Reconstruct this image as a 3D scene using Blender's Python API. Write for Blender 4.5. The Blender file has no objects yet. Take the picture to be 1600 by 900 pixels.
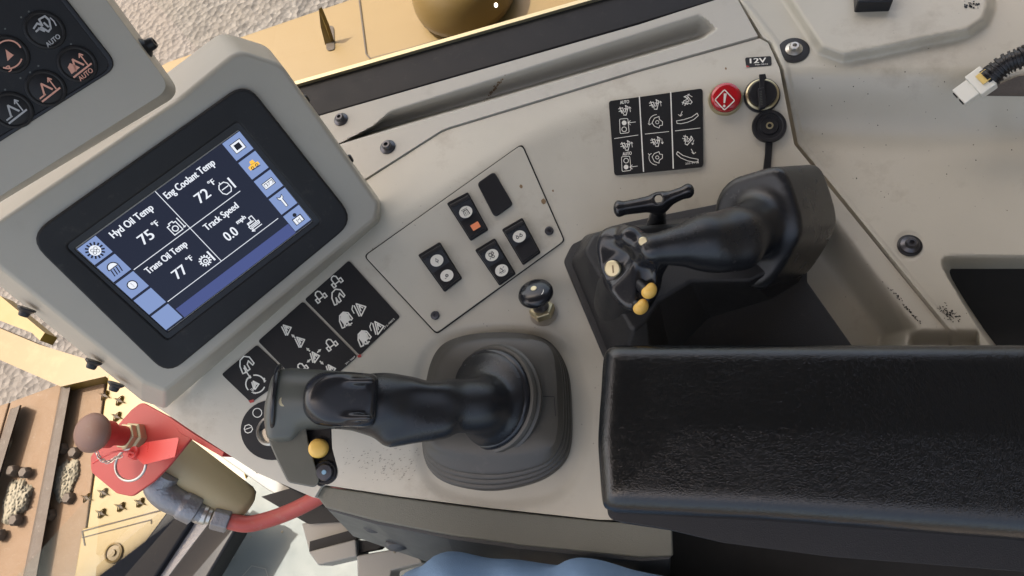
import bpy, bmesh, math, random
import numpy as np
from mathutils import Vector, Matrix
random.seed(7); np.random.seed(7)
SC = bpy.context.scene; COL = SC.collection
# ---------------------------------------------------------------- camera
FPX = 1100.0; HCAM = 0.70
A_, B_ = 0.227, 0.409                       # where straight down meets the picture, in units of the focal length
zc = Vector((-A_, B_, 1)).normalized()      # world up, seen from the camera
xc = (Vector((1, 0, 0)) - zc * zc.x).normalized()
yc = zc.cross(xc)
R = Matrix((xc, yc, zc))                    # camera space -> world space
cd = bpy.data.cameras.new('camera'); cam = bpy.data.objects.new('camera', cd); COL.objects.link(cam)
cam.matrix_world = Matrix.Translation((0, 0, HCAM)) @ R.to_4x4()
cd.sensor_width = 36; cd.lens = 36 * FPX / 1600; cd.clip_start = 0.02; cd.clip_end = 200
SC.camera = cam
# ---------------------------------------------------------------- sky, sun, exposure
SUN_DIR = Vector((-0.45, 0.20, 1.0)).normalized()     # towards the sun
w = bpy.data.worlds.new('World'); SC.world = w; w.use_nodes = True
nt = w.node_tree; bg = nt.nodes['Background']
sky = nt.nodes.new('ShaderNodeTexSky'); sky.sky_type = 'NISHITA'; sky.sun_disc = False; sky.dust_density = 4.0; sky.air_density = .8
sky.sun_elevation = math.asin(SUN_DIR.z); sky.sun_rotation = math.atan2(SUN_DIR.x, SUN_DIR.y)
wb = nt.nodes.new('ShaderNodeMix'); wb.data_type = 'RGBA'; wb.blend_type = 'MULTIPLY'; wb.inputs[0].default_value = 1; wb.inputs[7].default_value = (1.13, .995, .81, 1)   # white balance of the photograph
nt.links.new(sky.outputs[0], wb.inputs[6]); nt.links.new(wb.outputs[2], bg.inputs[0]); bg.inputs[1].default_value = 0.15
sl = bpy.data.lights.new('sun', 'SUN'); sl.energy = 2.0; sl.angle = math.radians(0.5); sl.color = (1, .95, .86)
so = bpy.data.objects.new('sun', sl); COL.objects.link(so)
so.rotation_euler = (-SUN_DIR).to_track_quat('-Z', 'Y').to_euler()
SC.view_settings.view_transform = 'Standard'; SC.view_settings.look = 'None'
SC.view_settings.gamma = 1; SC.view_settings.exposure = 1.82
# ---------------------------------------------------------------- projection of the survey points
Rn = np.array(R)
def ray(u, v):
    d = np.stack([(np.asarray(u, float) - 800) / FPX, -(np.asarray(v, float) - 450) / FPX, -np.ones_like(np.asarray(u, float))], -1)
    return d @ Rn.T
CP = np.array([0, 0, HCAM])
def W(u, v, z):
    d = ray(u, v); t = (z - HCAM) / d[..., 2]
    return CP + d * np.asarray(t)[..., None]
class Plane:
    def __init__(s, p, n): s.p = np.array(p, float); s.n = np.array(n, float) / np.linalg.norm(n)
    def at(s, u, v, lift=0):
        d = ray(u, v); q = s.p + s.n * lift; t = ((q - CP) @ s.n) / (d @ s.n)
        return CP + d * np.asarray(t)[..., None]
    def nrm(s, u, v): return s.n
    def up(s, h): return Plane(s.p + s.n * h, s.n)
def PZ(z): return Plane((0, 0, z), (0, 0, 1))
class Surf:                                  # a height field z(u, v)
    def __init__(s, f): s.f = f; s.n = np.array([0, 0, 1.])
    def at(s, u, v, lift=0):
        u = np.asarray(u, float); v = np.asarray(v, float)
        return W(u, v, s.f(u, v) + lift)
    def up(s, h): return Surf(lambda u, v: s.f(u, v) + h)
    def tangent(s, u, v):
        p = s.at(u, v); a = s.at(u + 3., v) - p; b = s.at(u, v - 3.) - p
        n = np.cross(a, b); return Plane(p, n)
# ---------------------------------------------------------------- objects
OFF = {}
def tag(o, label=None, cat=None, group=None, kind=None):
    if label: o['label'] = label
    if cat: o['category'] = cat
    if group: o['group'] = group
    if kind: o['kind'] = kind
    return o
def thing(name, label, cat, loc, group=None, kind=None):
    o = bpy.data.objects.new(name, None); COL.objects.link(o)
    loc = np.array(loc, float).reshape(3); o.location = loc; o.empty_display_size = .01
    OFF[o.name] = loc
    return tag(o, label, cat, group, kind)
def mesh_obj(name, V, F, mat, parent=None, smooth=True, bevel=0, seg=3, sub=0, sharp=35, base=None):
    V = np.asarray(V, float)
    if parent is not None: off = OFF[parent.name]
    else:
        off = np.array([V[:, 0].mean(), V[:, 1].mean(), V[:, 2].min()])
    me = bpy.data.meshes.new(name)
    me.from_pydata((V - off).tolist(), [], [list(map(int, f)) for f in F]); me.validate(); me.update()
    bm = bmesh.new(); bm.from_mesh(me); bmesh.ops.recalc_face_normals(bm, faces=bm.faces); bm.to_mesh(me); bm.free()
    for p in me.polygons: p.use_smooth = smooth
    if smooth and sharp and not bevel: me.set_sharp_from_angle(angle=math.radians(sharp))
    me.materials.append(mat)
    o = bpy.data.objects.new(name, me); COL.objects.link(o)
    if parent is not None:
        o.parent = parent
        OFF[o.name] = off
    else: o.location = off; OFF[o.name] = off
    if bevel:
        b = o.modifiers.new('bevel', 'BEVEL'); b.width = bevel; b.segments = seg; b.limit_method = 'ANGLE'; b.angle_limit = math.radians(35)
        b.harden_normals = False
        wn = o.modifiers.new('wn', 'WEIGHTED_NORMAL'); wn.keep_sharp = False
    if sub:
        s = o.modifiers.new('sub', 'SUBSURF'); s.levels = sub; s.render_levels = sub
    return o
class MB:                                    # collects shapes into one mesh
    def __init__(s): s.V = []; s.F = []; s.n = 0
    def add(s, V, F):
        V = np.asarray(V, float); s.V.append(V); s.F += [[i + s.n for i in f] for f in F]; s.n += len(V)
    def build(s, name, mat, parent=None, **k):
        return mesh_obj(name, np.concatenate(s.V), s.F, mat, parent, **k)
def rnd(pts, r, seg=5):                      # round the corners of an outline; r a number or one per corner
    pts = [np.array(p, float) for p in pts]; n = len(pts); out = []
    rr = r if hasattr(r, '__len__') else [r] * n
    for i, p in enumerate(pts):
        a = pts[i - 1] - p; b = pts[(i + 1) % n] - p; la, lb = np.linalg.norm(a), np.linalg.norm(b)
        a /= la; b /= lb; ri = rr[i]
        c = np.clip(a @ b, -1, 1); ang = math.acos(c)
        d = min(ri / max(math.tan(ang / 2), .05), la * .48, lb * .48)
        if ri <= 0: out.append(p); continue
        p0 = p + a * d; p1 = p + b * d
        for k in range(seg + 1):
            t = k / seg; out.append((1 - t) ** 2 * p0 + 2 * t * (1 - t) * p + t * t * p1)
    return np.array(out)
def resample(pts, n, closed=False):
    pts = np.array(pts, float)
    if closed: pts = np.vstack([pts, pts[:1]])
    d = np.r_[0, np.cumsum(np.linalg.norm(np.diff(pts, axis=0), axis=1))]
    t = np.linspace(0, d[-1], n + (1 if closed else 0))
    o = np.stack([np.interp(t, d, pts[:, k]) for k in range(pts.shape[1])], -1)
    return o[:-1] if closed else o
def smooth_path(pts, n=60):                  # Catmull-Rom
    P = np.array(pts, float); P = np.vstack([2 * P[0] - P[1], P, 2 * P[-1] - P[-2]]); out = []
    m = len(P) - 3
    for t in np.linspace(0, m - 1e-6, n):
        i = int(t); f = t - i; a, b, c, d = P[i:i + 4]
        out.append(.5 * ((2 * b) + (-a + c) * f + (2 * a - 5 * b + 4 * c - d) * f * f + (-a + 3 * b - 3 * c + d) * f ** 3))
    return np.array(out)
def loft(rings, cap=True):
    n = len(rings[0]); V = np.concatenate(rings); F = []
    for k in range(len(rings) - 1):
        for i in range(n):
            j = (i + 1) % n; F.append([k * n + i, k * n + j, (k + 1) * n + j, (k + 1) * n + i])
    if cap:
        F.append(list(range(n))[::-1]); F.append([(len(rings) - 1) * n + i for i in range(n)])
    return V, F
def prism(name, pts, surf, depth, mat, parent=None, r=0, seg=5, bevel=0, flare=0, vec=None, **k):
    """outline (survey points) standing on surf, extruded depth along -normal; flare widens the far side"""
    o = rnd(pts, r, seg) if r else np.array(pts, float)
    top = surf.at(o[:, 0], o[:, 1]); n = surf.n if vec is None else -np.array(vec)
    c = top.mean(0); bot = top - n * depth
    if flare: bot = bot + (top - c) / np.linalg.norm(top - c, axis=1)[:, None] * flare
    V, F = loft([top, bot])
    return mesh_obj(name, V, F, mat, parent, bevel=bevel, **k)
def prism2(name, top, surf, bot, surf2, mat, parent=None, r=0, seg=5, bevel=0, **k):
    a = rnd(top, r, seg); b = rnd(bot, r, seg)
    V, F = loft([surf.at(a[:, 0], a[:, 1]), surf2.at(b[:, 0], b[:, 1])])
    return mesh_obj(name, V, F, mat, parent, bevel=bevel, **k)
def frame_prism(name, outer, inner, surf, depth, mat, parent=None, ro=0, ri=0, bevel=0, drop=0, **k):
    a = rnd(outer, ro, 6); b = rnd(inner, ri, 6)
    A = surf.at(a[:, 0], a[:, 1]); B = surf.at(b[:, 0], b[:, 1]) - surf.n * drop; n = surf.n
    V = np.concatenate([A, B, B - n * (depth - drop), A - n * depth]); m = len(a); F = []
    for i in range(m):
        j = (i + 1) % m
        for q in range(4):
            q2 = (q + 1) % 4; F.append([q * m + i, q * m + j, q2 * m + j, q2 * m + i])
    return mesh_obj(name, V, F, mat, parent, bevel=bevel, **k)
def frame_of(n):
    n = np.array(n, float) / np.linalg.norm(n); a = np.cross([0, 0, 1.], n)
    if np.linalg.norm(a) < 1e-3: a = np.array([1., 0, 0])
    a /= np.linalg.norm(a); return a, np.cross(n, a), n
def lathe_mesh(c, n, prof, seg=32, squash=1.0):
    a, b, n = frame_of(n); c = np.array(c, float); rings = []
    th = np.linspace(0, 2 * math.pi, seg, endpoint=False)
    for r, h in prof: rings.append(c + n * h + np.outer(np.cos(th) * r, a) + np.outer(np.sin(th) * r * squash, b))
    return loft(rings)
def lathe(name, c, n, prof, mat, parent=None, seg=32, **k):
    V, F = lathe_mesh(c, n, prof, seg); return mesh_obj(name, V, F, mat, parent, **k)
def tube_mesh(P, r, seg=14):
    P = np.array(P, float); n = len(P); r = np.broadcast_to(r, n); T = np.gradient(P, axis=0); T /= np.linalg.norm(T, axis=1)[:, None]
    a, b, _ = frame_of(T[0]); rings = []; th = np.linspace(0, 2 * math.pi, seg, endpoint=False)
    for k in range(n):
        a = a - T[k] * (a @ T[k]); a /= np.linalg.norm(a); b = np.cross(T[k], a)
        rings.append(P[k] + r[k] * (np.outer(np.cos(th), a) + np.outer(np.sin(th), b)))
    return loft(rings)
def tube(name, P, r, mat, parent=None, seg=14, **k):
    V, F = tube_mesh(P, r, seg); return mesh_obj(name, V, F, mat, parent, **k)
def box_mesh(c, ax, ay, az, sx, sy, sz):
    c = np.array(c, float); V = []
    for k in (-1, 1):
        for i, j in ((-1, -1), (1, -1), (1, 1), (-1, 1)): V.append(c + np.array(ax) * i * sx / 2 + np.array(ay) * j * sy / 2 + np.array(az) * k * sz / 2)
    return np.array(V), [[0, 3, 2, 1], [4, 5, 6, 7], [0, 1, 5, 4], [1, 2, 6, 5], [2, 3, 7, 6], [3, 0, 4, 7]]
def sd_poly(u, v, poly):                     # signed distance, negative inside
    u = np.asarray(u, float); v = np.asarray(v, float); poly = np.array(poly, float)
    d = np.full(u.shape, 1e18); ins = np.zeros(u.shape, bool)
    for i in range(len(poly)):
        a = poly[i]; b = poly[(i + 1) % len(poly)]; e = b - a
        t = np.clip(((u - a[0]) * e[0] + (v - a[1]) * e[1]) / (e @ e), 0, 1)
        d = np.minimum(d, (u - a[0] - t * e[0]) ** 2 + (v - a[1] - t * e[1]) ** 2)
        c = (a[1] > v) != (b[1] > v)
        with np.errstate(divide='ignore', invalid='ignore'):
            x = (b[0] - a[0]) * (v - a[1]) / (b[1] - a[1] if b[1] != a[1] else 1e-9) + a[0]
        ins ^= c & (u < x)
    return np.sqrt(d) * np.where(ins, -1, 1)
def ss(x): x = np.clip(x, 0, 1); return x * x * (3 - 2 * x)
def coons(top, bottom, left, right, nu, nv):
    T = resample(top, nu); Bm = resample(bottom, nu); L = resample(left, nv); Rr = resample(right, nv)
    s = np.linspace(0, 1, nu)[:, None, None]; t = np.linspace(0, 1, nv)[None, :, None]
    P = (1 - t) * T[:, None] + t * Bm[:, None] + (1 - s) * L[None] + s * Rr[None] \
        - ((1 - s) * (1 - t) * T[0] + s * (1 - t) * T[-1] + (1 - s) * t * Bm[0] + s * t * Bm[-1])
    return P
def patch(name, P, surf, skirt, mat, parent=None, **k):
    nu, nv = P.shape[:2]; q = surf.at(P[..., 0], P[..., 1]).reshape(-1, 3)
    idx = np.arange(nu * nv).reshape(nu, nv); F = []
    a = idx[:-1, :-1].ravel(); b = idx[1:, :-1].ravel(); c = idx[1:, 1:].ravel(); d = idx[:-1, 1:].ravel()
    F = np.stack([a, b, c, d], 1).tolist()
    rim = list(idx[:, 0]) + list(idx[-1, 1:]) + list(idx[-2::-1, -1]) + list(idx[0, -2:0:-1])
    m = len(rim); base = len(q); V = np.concatenate([q, q[rim] + np.array([0, 0, -skirt])])
    F += [[rim[i], rim[(i + 1) % m], base + (i + 1) % m, base + i] for i in range(m)]
    return mesh_obj(name, V, F, mat, parent, sharp=50, **k)
# ---- blended solids (surface nets over a distance field)
def surfnet(f, lo, hi, h):
    lo = np.array(lo, float); hi = np.array(hi, float); n = np.ceil((hi - lo) / h).astype(int) + 1
    ax = [lo[k] + h * np.arange(n[k]) for k in range(3)]
    G = np.stack(np.meshgrid(*ax, indexing='ij'), -1); v = f(G.reshape(-1, 3)).reshape(n)
    c = n - 1; sm = np.zeros(tuple(c) + (3,)); cnt = np.zeros(tuple(c))
    offs = [(0, 0, 0), (1, 0, 0), (0, 1, 0), (1, 1, 0), (0, 0, 1), (1, 0, 1), (0, 1, 1), (1, 1, 1)]
    val = [v[o[0]:o[0] + c[0], o[1]:o[1] + c[1], o[2]:o[2] + c[2]] for o in offs]
    for i in range(8):
        for ax_ in range(3):
            if offs[i][ax_]: continue
            o2 = list(offs[i]); o2[ax_] = 1; j = offs.index(tuple(o2)); a = val[i]; b = val[j]
            m = (a < 0) != (b < 0); t = np.where(m, a / np.where(m, a - b, 1), 0)
            for q in range(3): sm[..., q] += np.where(m, offs[i][q] + (t if q == ax_ else 0), 0)
            cnt += m
    act = cnt > 0; idx = -np.ones(tuple(c), int); idx[act] = np.arange(act.sum())
    ii = np.argwhere(act); V = lo + h * (ii + sm[act] / cnt[act][:, None]); F = []
    for a in range(3):
        b, d = (a + 1) % 3, (a + 2) % 3
        s0 = [slice(None)] * 3; s1 = [slice(None)] * 3; s0[a] = slice(0, -1); s1[a] = slice(1, None)
        m = (v[tuple(s0)] < 0) != (v[tuple(s1)] < 0)
        e = np.argwhere(m); e = e[(e[:, b] > 0) & (e[:, d] > 0) & (e[:, b] < c[b]) & (e[:, d] < c[d])]
        def g(db, dd): q = e.copy(); q[:, b] -= db; q[:, d] -= dd; return idx[q[:, 0], q[:, 1], q[:, 2]]
        F.append(np.stack([g(0, 0), g(1, 0), g(1, 1), g(0, 1)], 1))
    F = np.concatenate(F); F = F[(F >= 0).all(1)]
    return V, F.tolist()
def smin(a, b, k): h = np.clip(.5 + .5 * (b - a) / k, 0, 1); return b * (1 - h) + a * h - k * h * (1 - h)
def smax(a, b, k): return -smin(-a, -b, k)
def sd_cone(P, a, b, ra, rb, sq=None):       # tapering capsule; sq=(axis, factor) flattens along an axis
    a = np.array(a); b = np.array(b); Q = P
    if sq is not None:
        ax = np.array(sq[0], float); ax /= np.linalg.norm(ax); m = (a + b) / 2
        Q = P + np.outer((P - m) @ ax * (1 / sq[1] - 1), ax)
    ba = b - a; t = np.clip(((Q - a) @ ba) / (ba @ ba), 0, 1)
    return np.linalg.norm(Q - a - np.outer(t, ba), axis=1) - (ra + (rb - ra) * t)
def sd_box(P, c, ax, ay, az, hx, hy, hz, r):
    d = P - np.array(c); q = np.abs(np.stack([d @ np.array(ax), d @ np.array(ay), d @ np.array(az)], 1)) - (np.array([hx, hy, hz]) - r)
    return np.linalg.norm(np.maximum(q, 0), axis=1) + np.minimum(q.max(1), 0) - r
def sd_ell(P, c, ax, ay, az, rx, ry, rz):
    d = P - np.array(c); q = np.stack([d @ np.array(ax) / rx, d @ np.array(ay) / ry, d @ np.array(az) / rz], 1)
    k = np.linalg.norm(q, axis=1); return (k - 1) * min(rx, ry, rz)
def sd_slab(P, plane, outl, depth, r):
    a, b, n = frame_of(plane.n); o = plane.p; q = plane.at(outl[:, 0], outl[:, 1]) - o; poly = np.stack([q @ a, q @ b], 1)
    D = P - o; d2 = sd_poly(D @ a, D @ b, poly); h = D @ n; dz = np.maximum(h, -depth - h)
    return np.hypot(np.maximum(d2 + r, 0), np.maximum(dz + r, 0)) + np.minimum(np.maximum(d2, dz) + r, 0) - r
def solid(name, f, lo, hi, h, mat, parent=None, smooth_it=2, **k):
    V, F = surfnet(f, lo, hi, h)
    o = mesh_obj(name, V, F, mat, parent, sharp=0, **k)
    if smooth_it: s = o.modifiers.new('smooth', 'SMOOTH'); s.factor = .5; s.iterations = smooth_it
    return o
def bounds(pts, m): p = np.array(pts); return p.min(0) - m, p.max(0) + m
# ---- printed marks
def ribbon(mb, line, surf, wpx, closed=False, lift=0.0003):
    L = [np.array(p, float) for p in line]
    if closed: L.append(L[0])
    L = np.array(L)
    for i in range(len(L) - 1):
        a, b = L[i], L[i + 1]; d = b - a; l = np.linalg.norm(d)
        if l < 1e-6: continue
        d /= l; n = np.array([-d[1], d[0]]) * wpx / 2; e = d * wpx * .3
        q = np.array([a - e + n, b + e + n, b + e - n, a - e - n]); mb.add(surf.at(q[:, 0], q[:, 1], lift + .00002 * (i % 3)), [[0, 1, 2, 3]])
def fill(mb, pts, surf, lift=0.0003):
    q = np.array(pts, float); mb.add(surf.at(q[:, 0], q[:, 1], lift), [list(range(len(q)))])
def circ(cx, cy, rx, ry=None, n=20, rot=0, a0=0, a1=360):
    ry = rx if ry is None else ry; r = math.radians(rot); th = np.radians(np.linspace(a0, a1, n, endpoint=(a1 - a0) < 360))
    x = np.cos(th) * rx; y = np.sin(th) * ry
    return np.stack([cx + x * math.cos(r) - y * math.sin(r), cy + x * math.sin(r) + y * math.cos(r)], 1)
def xf(pts, cx, cy, s, rot):                 # icon units (x right, y up) -> survey points
    r = math.radians(rot); p = np.array(pts, float)
    return np.stack([cx + s * (p[:, 0] * math.cos(r) + p[:, 1] * math.sin(r)), cy + s * (p[:, 0] * math.sin(r) - p[:, 1] * math.cos(r))], 1)
_tc = {}
def text_mesh(s):
    if s in _tc: return _tc[s]
    cu = bpy.data.curves.new('t', 'FONT'); cu.body = s; cu.size = 1; cu.resolution_u = 3
    o = bpy.data.objects.new('t', cu); COL.objects.link(o)
    dg = bpy.context.evaluated_depsgraph_get(); me = o.evaluated_get(dg).to_mesh()
    V = np.array([v.co[:2] for v in me.vertices]); F = [list(p.vertices) for p in me.polygons]
    o.evaluated_get(dg).to_mesh_clear(); bpy.data.objects.remove(o); bpy.data.curves.remove(cu)
    _tc[s] = (V, F); return V, F
def text(mb, s, surf, bl, br, tl, lift=0.0004, stretch=True, bold=0):
    V, F = text_mesh(s); lo = V.min(0); hi = V.max(0); bl, br, tl = map(lambda p: np.array(p, float), (bl, br, tl))
    x = (V[:, 0] - lo[0]) / (hi[0] - lo[0]); y = (V[:, 1] - lo[1]) / (hi[1] - lo[1])
    q = bl + np.outer(x, br - bl) + np.outer(y, tl - bl)
    for dx in ((0,) if not bold else (-bold / 2, bold / 2)):
        mb.add(surf.at(q[:, 0] + dx, q[:, 1], lift + dx * .00001), F)
# ---------------------------------------------------------------- materials
def mat(name, col, rough=.5, metal=0, grain=0, gscale=900, dirt=0, dcol=(.12, .085, .05), dscale=14, coat=0, emit=None, spec=.5, var=.06, voro=False, scr=0, bd=.0002):
    m = bpy.data.materials.new(name); m.use_nodes = True; t = m.node_tree; N = t.nodes; L = t.links; b = N['Principled BSDF']
    tc = N.new('ShaderNodeTexCoord'); co = tc.outputs['Object']
    def noise(s, d=6, r=.6):
        n = N.new('ShaderNodeTexNoise'); n.inputs['Scale'].default_value = s; n.inputs['Detail'].default_value = d; n.inputs['Roughness'].default_value = r; L.new(co, n.inputs['Vector']); return n
    def ramp(src, a, b_):
        r = N.new('ShaderNodeMapRange'); r.inputs['From Min'].default_value = a; r.inputs['From Max'].default_value = b_; r.clamp = True; L.new(src, r.inputs['Value']); return r.outputs[0]
    def mixc(f, a, b_):
        x = N.new('ShaderNodeMix'); x.data_type = 'RGBA'
        if hasattr(f, 'links'): L.new(f, x.inputs[0])
        else: x.inputs[0].default_value = f
        for i, c in ((6, a), (7, b_)):
            if hasattr(c, 'links'): L.new(c, x.inputs[i])
            else: x.inputs[i].default_value = (*c, 1)
        return x.outputs[2]
    c = tuple(col)
    n1 = noise(9, 5); out = mixc(n1.outputs[0], tuple(x * (1 - var) for x in c), tuple(min(1, x * (1 + var)) for x in c))
    if dirt:
        n2 = noise(dscale, 9, .7); f = ramp(n2.outputs[0], .56, .78); mm = N.new('ShaderNodeMath'); mm.operation = 'MULTIPLY'; L.new(f, mm.inputs[0]); mm.inputs[1].default_value = dirt
        out = mixc(mm.outputs[0], out, dcol)
        n3 = noise(dscale * 22, 3, .6); f3 = ramp(n3.outputs[0], .72, .76); m3 = N.new('ShaderNodeMath'); m3.operation = 'MULTIPLY'; L.new(f3, m3.inputs[0]); m3.inputs[1].default_value = min(1, dirt * 1.6)
        out = mixc(m3.outputs[0], out, tuple(x * .5 for x in dcol))
    if scr:                                  # pale dust and scuffs
        n4 = noise(60, 8, .75); f4 = ramp(n4.outputs[0], .58, .75); m4 = N.new('ShaderNodeMath'); m4.operation = 'MULTIPLY'; L.new(f4, m4.inputs[0]); m4.inputs[1].default_value = scr
        out = mixc(m4.outputs[0], out, (.26, .235, .19))
    L.new(out, b.inputs['Base Color'])
    nr = noise(35, 6); rr = N.new('ShaderNodeMapRange'); rr.inputs['To Min'].default_value = max(.02, rough - .1); rr.inputs['To Max'].default_value = min(1, rough + .12); L.new(nr.outputs[0], rr.inputs['Value']); L.new(rr.outputs[0], b.inputs['Roughness'])
    b.inputs['Metallic'].default_value = metal; b.inputs['Specular IOR Level'].default_value = spec
    if coat: b.inputs['Coat Weight'].default_value = coat; b.inputs['Coat Roughness'].default_value = .12
    if grain:
        if voro:
            g = N.new('ShaderNodeTexVoronoi'); g.feature = 'DISTANCE_TO_EDGE'; g.inputs['Scale'].default_value = gscale; L.new(co, g.inputs['Vector'])
            dn = noise(gscale * .35, 3); dm = N.new('ShaderNodeMix'); dm.data_type = 'VECTOR'
            ad = N.new('ShaderNodeVectorMath'); ad.operation = 'MULTIPLY_ADD'; L.new(dn.outputs[1], ad.inputs[0]); ad.inputs[1].default_value = (.006,) * 3; L.new(co, ad.inputs[2]); L.new(ad.outputs[0], g.inputs['Vector'])
            h = ramp(g.outputs['Distance'], 0, .35)
        else: g = noise(gscale, 3); h = g.outputs[0]
        bp = N.new('ShaderNodeBump'); bp.inputs['Strength'].default_value = grain; bp.inputs['Distance'].default_value = bd; L.new(h, bp.inputs['Height']); L.new(bp.outputs[0], b.inputs['Normal'])
    if emit: b.inputs['Emission Color'].default_value = (*emit[0], 1); b.inputs['Emission Strength'].default_value = emit[1]
    return m
M = {}
M['console'] = mat('console_plastic', (.52, .487, .405), .34, grain=.5, gscale=800, dirt=.5, dcol=(.20, .14, .08), dscale=11, var=.10)
M['rail'] = mat('rail_plastic', (.47, .445, .385), .38, grain=.25, gscale=1300, dirt=.25, dscale=16)
M['side'] = mat('side_panel_plastic', (.51, .478, .395), .34, grain=.5, gscale=800, var=.10, dirt=.5, dcol=(.17, .125, .075), dscale=9)
M['housing'] = mat('housing_plastic', (.41, .38, .315), .40, grain=.35, gscale=1500, dirt=.12, dscale=20)
M['bezel'] = mat('bezel_rubber', (.018, .018, .019), .5, spec=0.25, grain=.3, gscale=1600, scr=.12)
M['black'] = mat('black_plastic', (.016, .016, .018), .38, spec=0.35, grain=.15, gscale=1500, scr=.06)
M['grip'] = mat('grip_plastic', (.014, .015, .017), .24, grain=.22, gscale=1100, voro=True, scr=.08)
M['gripsm'] = mat('grip_smooth', (.015, .016, .019), .20, grain=.12, gscale=1500, scr=.10)
M['pod'] = mat('grip_pod', (.095, .098, .084), .34, grain=.2, gscale=1500, scr=.10)
M['boot'] = mat('boot_rubber', (.066, .062, .053), .42, grain=.3, gscale=900, scr=.16, dirt=.15, dcol=(.11, .08, .05))
M['basebl'] = mat('base_plastic', (.020, .020, .021), .42, spec=0.4, grain=.6, gscale=700, voro=True, scr=.10)
M['leather'] = mat('armrest_vinyl', (.006, .007, .008), .15, grain=.4, spec=.6, gscale=560, voro=True)
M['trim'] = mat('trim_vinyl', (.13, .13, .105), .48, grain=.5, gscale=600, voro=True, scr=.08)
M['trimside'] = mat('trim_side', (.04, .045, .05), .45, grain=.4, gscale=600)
M['shell'] = mat('shell_plastic', (.012, .013, .016), .45, grain=.3, gscale=600, voro=True)
M['decal'] = mat('decal_film', (.018, .018, .019), .45, spec=0.22, scr=.04)
M['white'] = mat('print_white', (.80, .78, .70), .5)
M['ivory'] = mat('print_ivory', (.72, .69, .60), .45)
M['steel'] = mat('bolt_steel', (.10, .10, .11), .35, metal=.8, dirt=.3)
M['zinc'] = mat('zinc', (.50, .48, .44), .35, metal=.9, dirt=.3)
M['brass'] = mat('yellow_zinc', (.52, .45, .28), .35, metal=.8, dirt=.3)
M['galv'] = mat('galvanised', (.25, .25, .26), .45, metal=.7, grain=.8, gscale=180, dirt=.3, bd=.0015)
M['ybtn'] = mat('yellow_button', (.80, .50, .11), .4, dirt=.1)
M['red'] = mat('red_paint', (.40, .035, .028), .42, grain=.2, gscale=300, scr=.12)
M['redtag'] = mat('red_tag', (.62, .06, .05), .3)
M['redlens'] = mat('red_lens', (.42, .008, .015), .12, coat=.6)
M['hose'] = mat('red_hose', (.34, .055, .045), .5, scr=.25)
M['knobred'] = mat('faded_knob', (.20, .11, .08), .5, grain=.3, gscale=300, scr=.25)
M['cyl'] = mat('cylinder_paint', (.46, .37, .20), .5, grain=.4, gscale=300, dirt=.2)
M['yellow'] = mat('machine_yellow', (.12, .074, .012), .40, grain=.2, gscale=200, dirt=.25, dcol=(.35, .25, .12), dscale=5)
M['yellow2'] = mat('deck_yellow', (.155, .100, .014), .35, grain=.15, gscale=200, dirt=.2, dcol=(.33, .24, .12), dscale=4)
M['track'] = mat('track_rust', (.125, .078, .042), .75, grain=.8, gscale=70, dirt=.5, dcol=(.14, .085, .05), dscale=6, scr=.35, bd=.0015)
M['ridge'] = mat('track_ridge', (.050, .036, .025), .7, grain=1, gscale=90, scr=.35, bd=.0015)
M['mud'] = mat('packed_mud', (.19, .17, .125), .95, grain=1, gscale=120, dirt=.6, dcol=(.25, .2, .13), dscale=30, bd=.0015)
M['mat'] = mat('floor_mat', (.115, .135, .13), .55, grain=.4, gscale=300, dirt=.25, dcol=(.2, .19, .15), dscale=6)
M['bracket'] = mat('bracket_paint', (.20, .20, .185), .5, grain=.3, gscale=500, dirt=.2)
M['seal'] = mat('black_seal', (.012, .012, .014), .35, spec=0.2, scr=.07, grain=.2, gscale=300)
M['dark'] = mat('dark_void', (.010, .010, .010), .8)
M['denim'] = mat('denim', (.20, .32, .50), .85, grain=1, gscale=1400, var=.25, bd=.0006)
M['orange'] = mat('orange_lens', (.85, .27, .12), .35)
M['chip'] = mat('chipped_brown', (.22, .14, .07), .6)
M['whitepl'] = mat('white_nylon', (.72, .70, .62), .35, coat=.2)
M['amberpl'] = mat('amber_nylon', (.70, .50, .16), .35)
M['foam'] = mat('grey_foam', (.12, .10, .085), .9, grain=1.0, gscale=260, voro=True)
M['roof'] = mat('roof_liner', (.16, .14, .11), .7)
def glassmat():
    m = bpy.data.materials.new('window_glass'); m.use_nodes = True; t = m.node_tree; t.nodes.clear()
    o = t.nodes.new('ShaderNodeOutputMaterial'); mx = t.nodes.new('ShaderNodeMixShader'); tr = t.nodes.new('ShaderNodeBsdfTransparent'); gl = t.nodes.new('ShaderNodeBsdfGlossy'); fr = t.nodes.new('ShaderNodeFresnel')
    tr.inputs[0].default_value = (.93, .95, .94, 1); gl.inputs['Roughness'].default_value = .02; fr.inputs[0].default_value = 1.15
    t.links.new(fr.outputs[0], mx.inputs[0]); t.links.new(tr.outputs[0], mx.inputs[1]); t.links.new(gl.outputs[0], mx.inputs[2]); t.links.new(mx.outputs[0], o.inputs[0]); return m
M['glass'] = glassmat()
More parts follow.
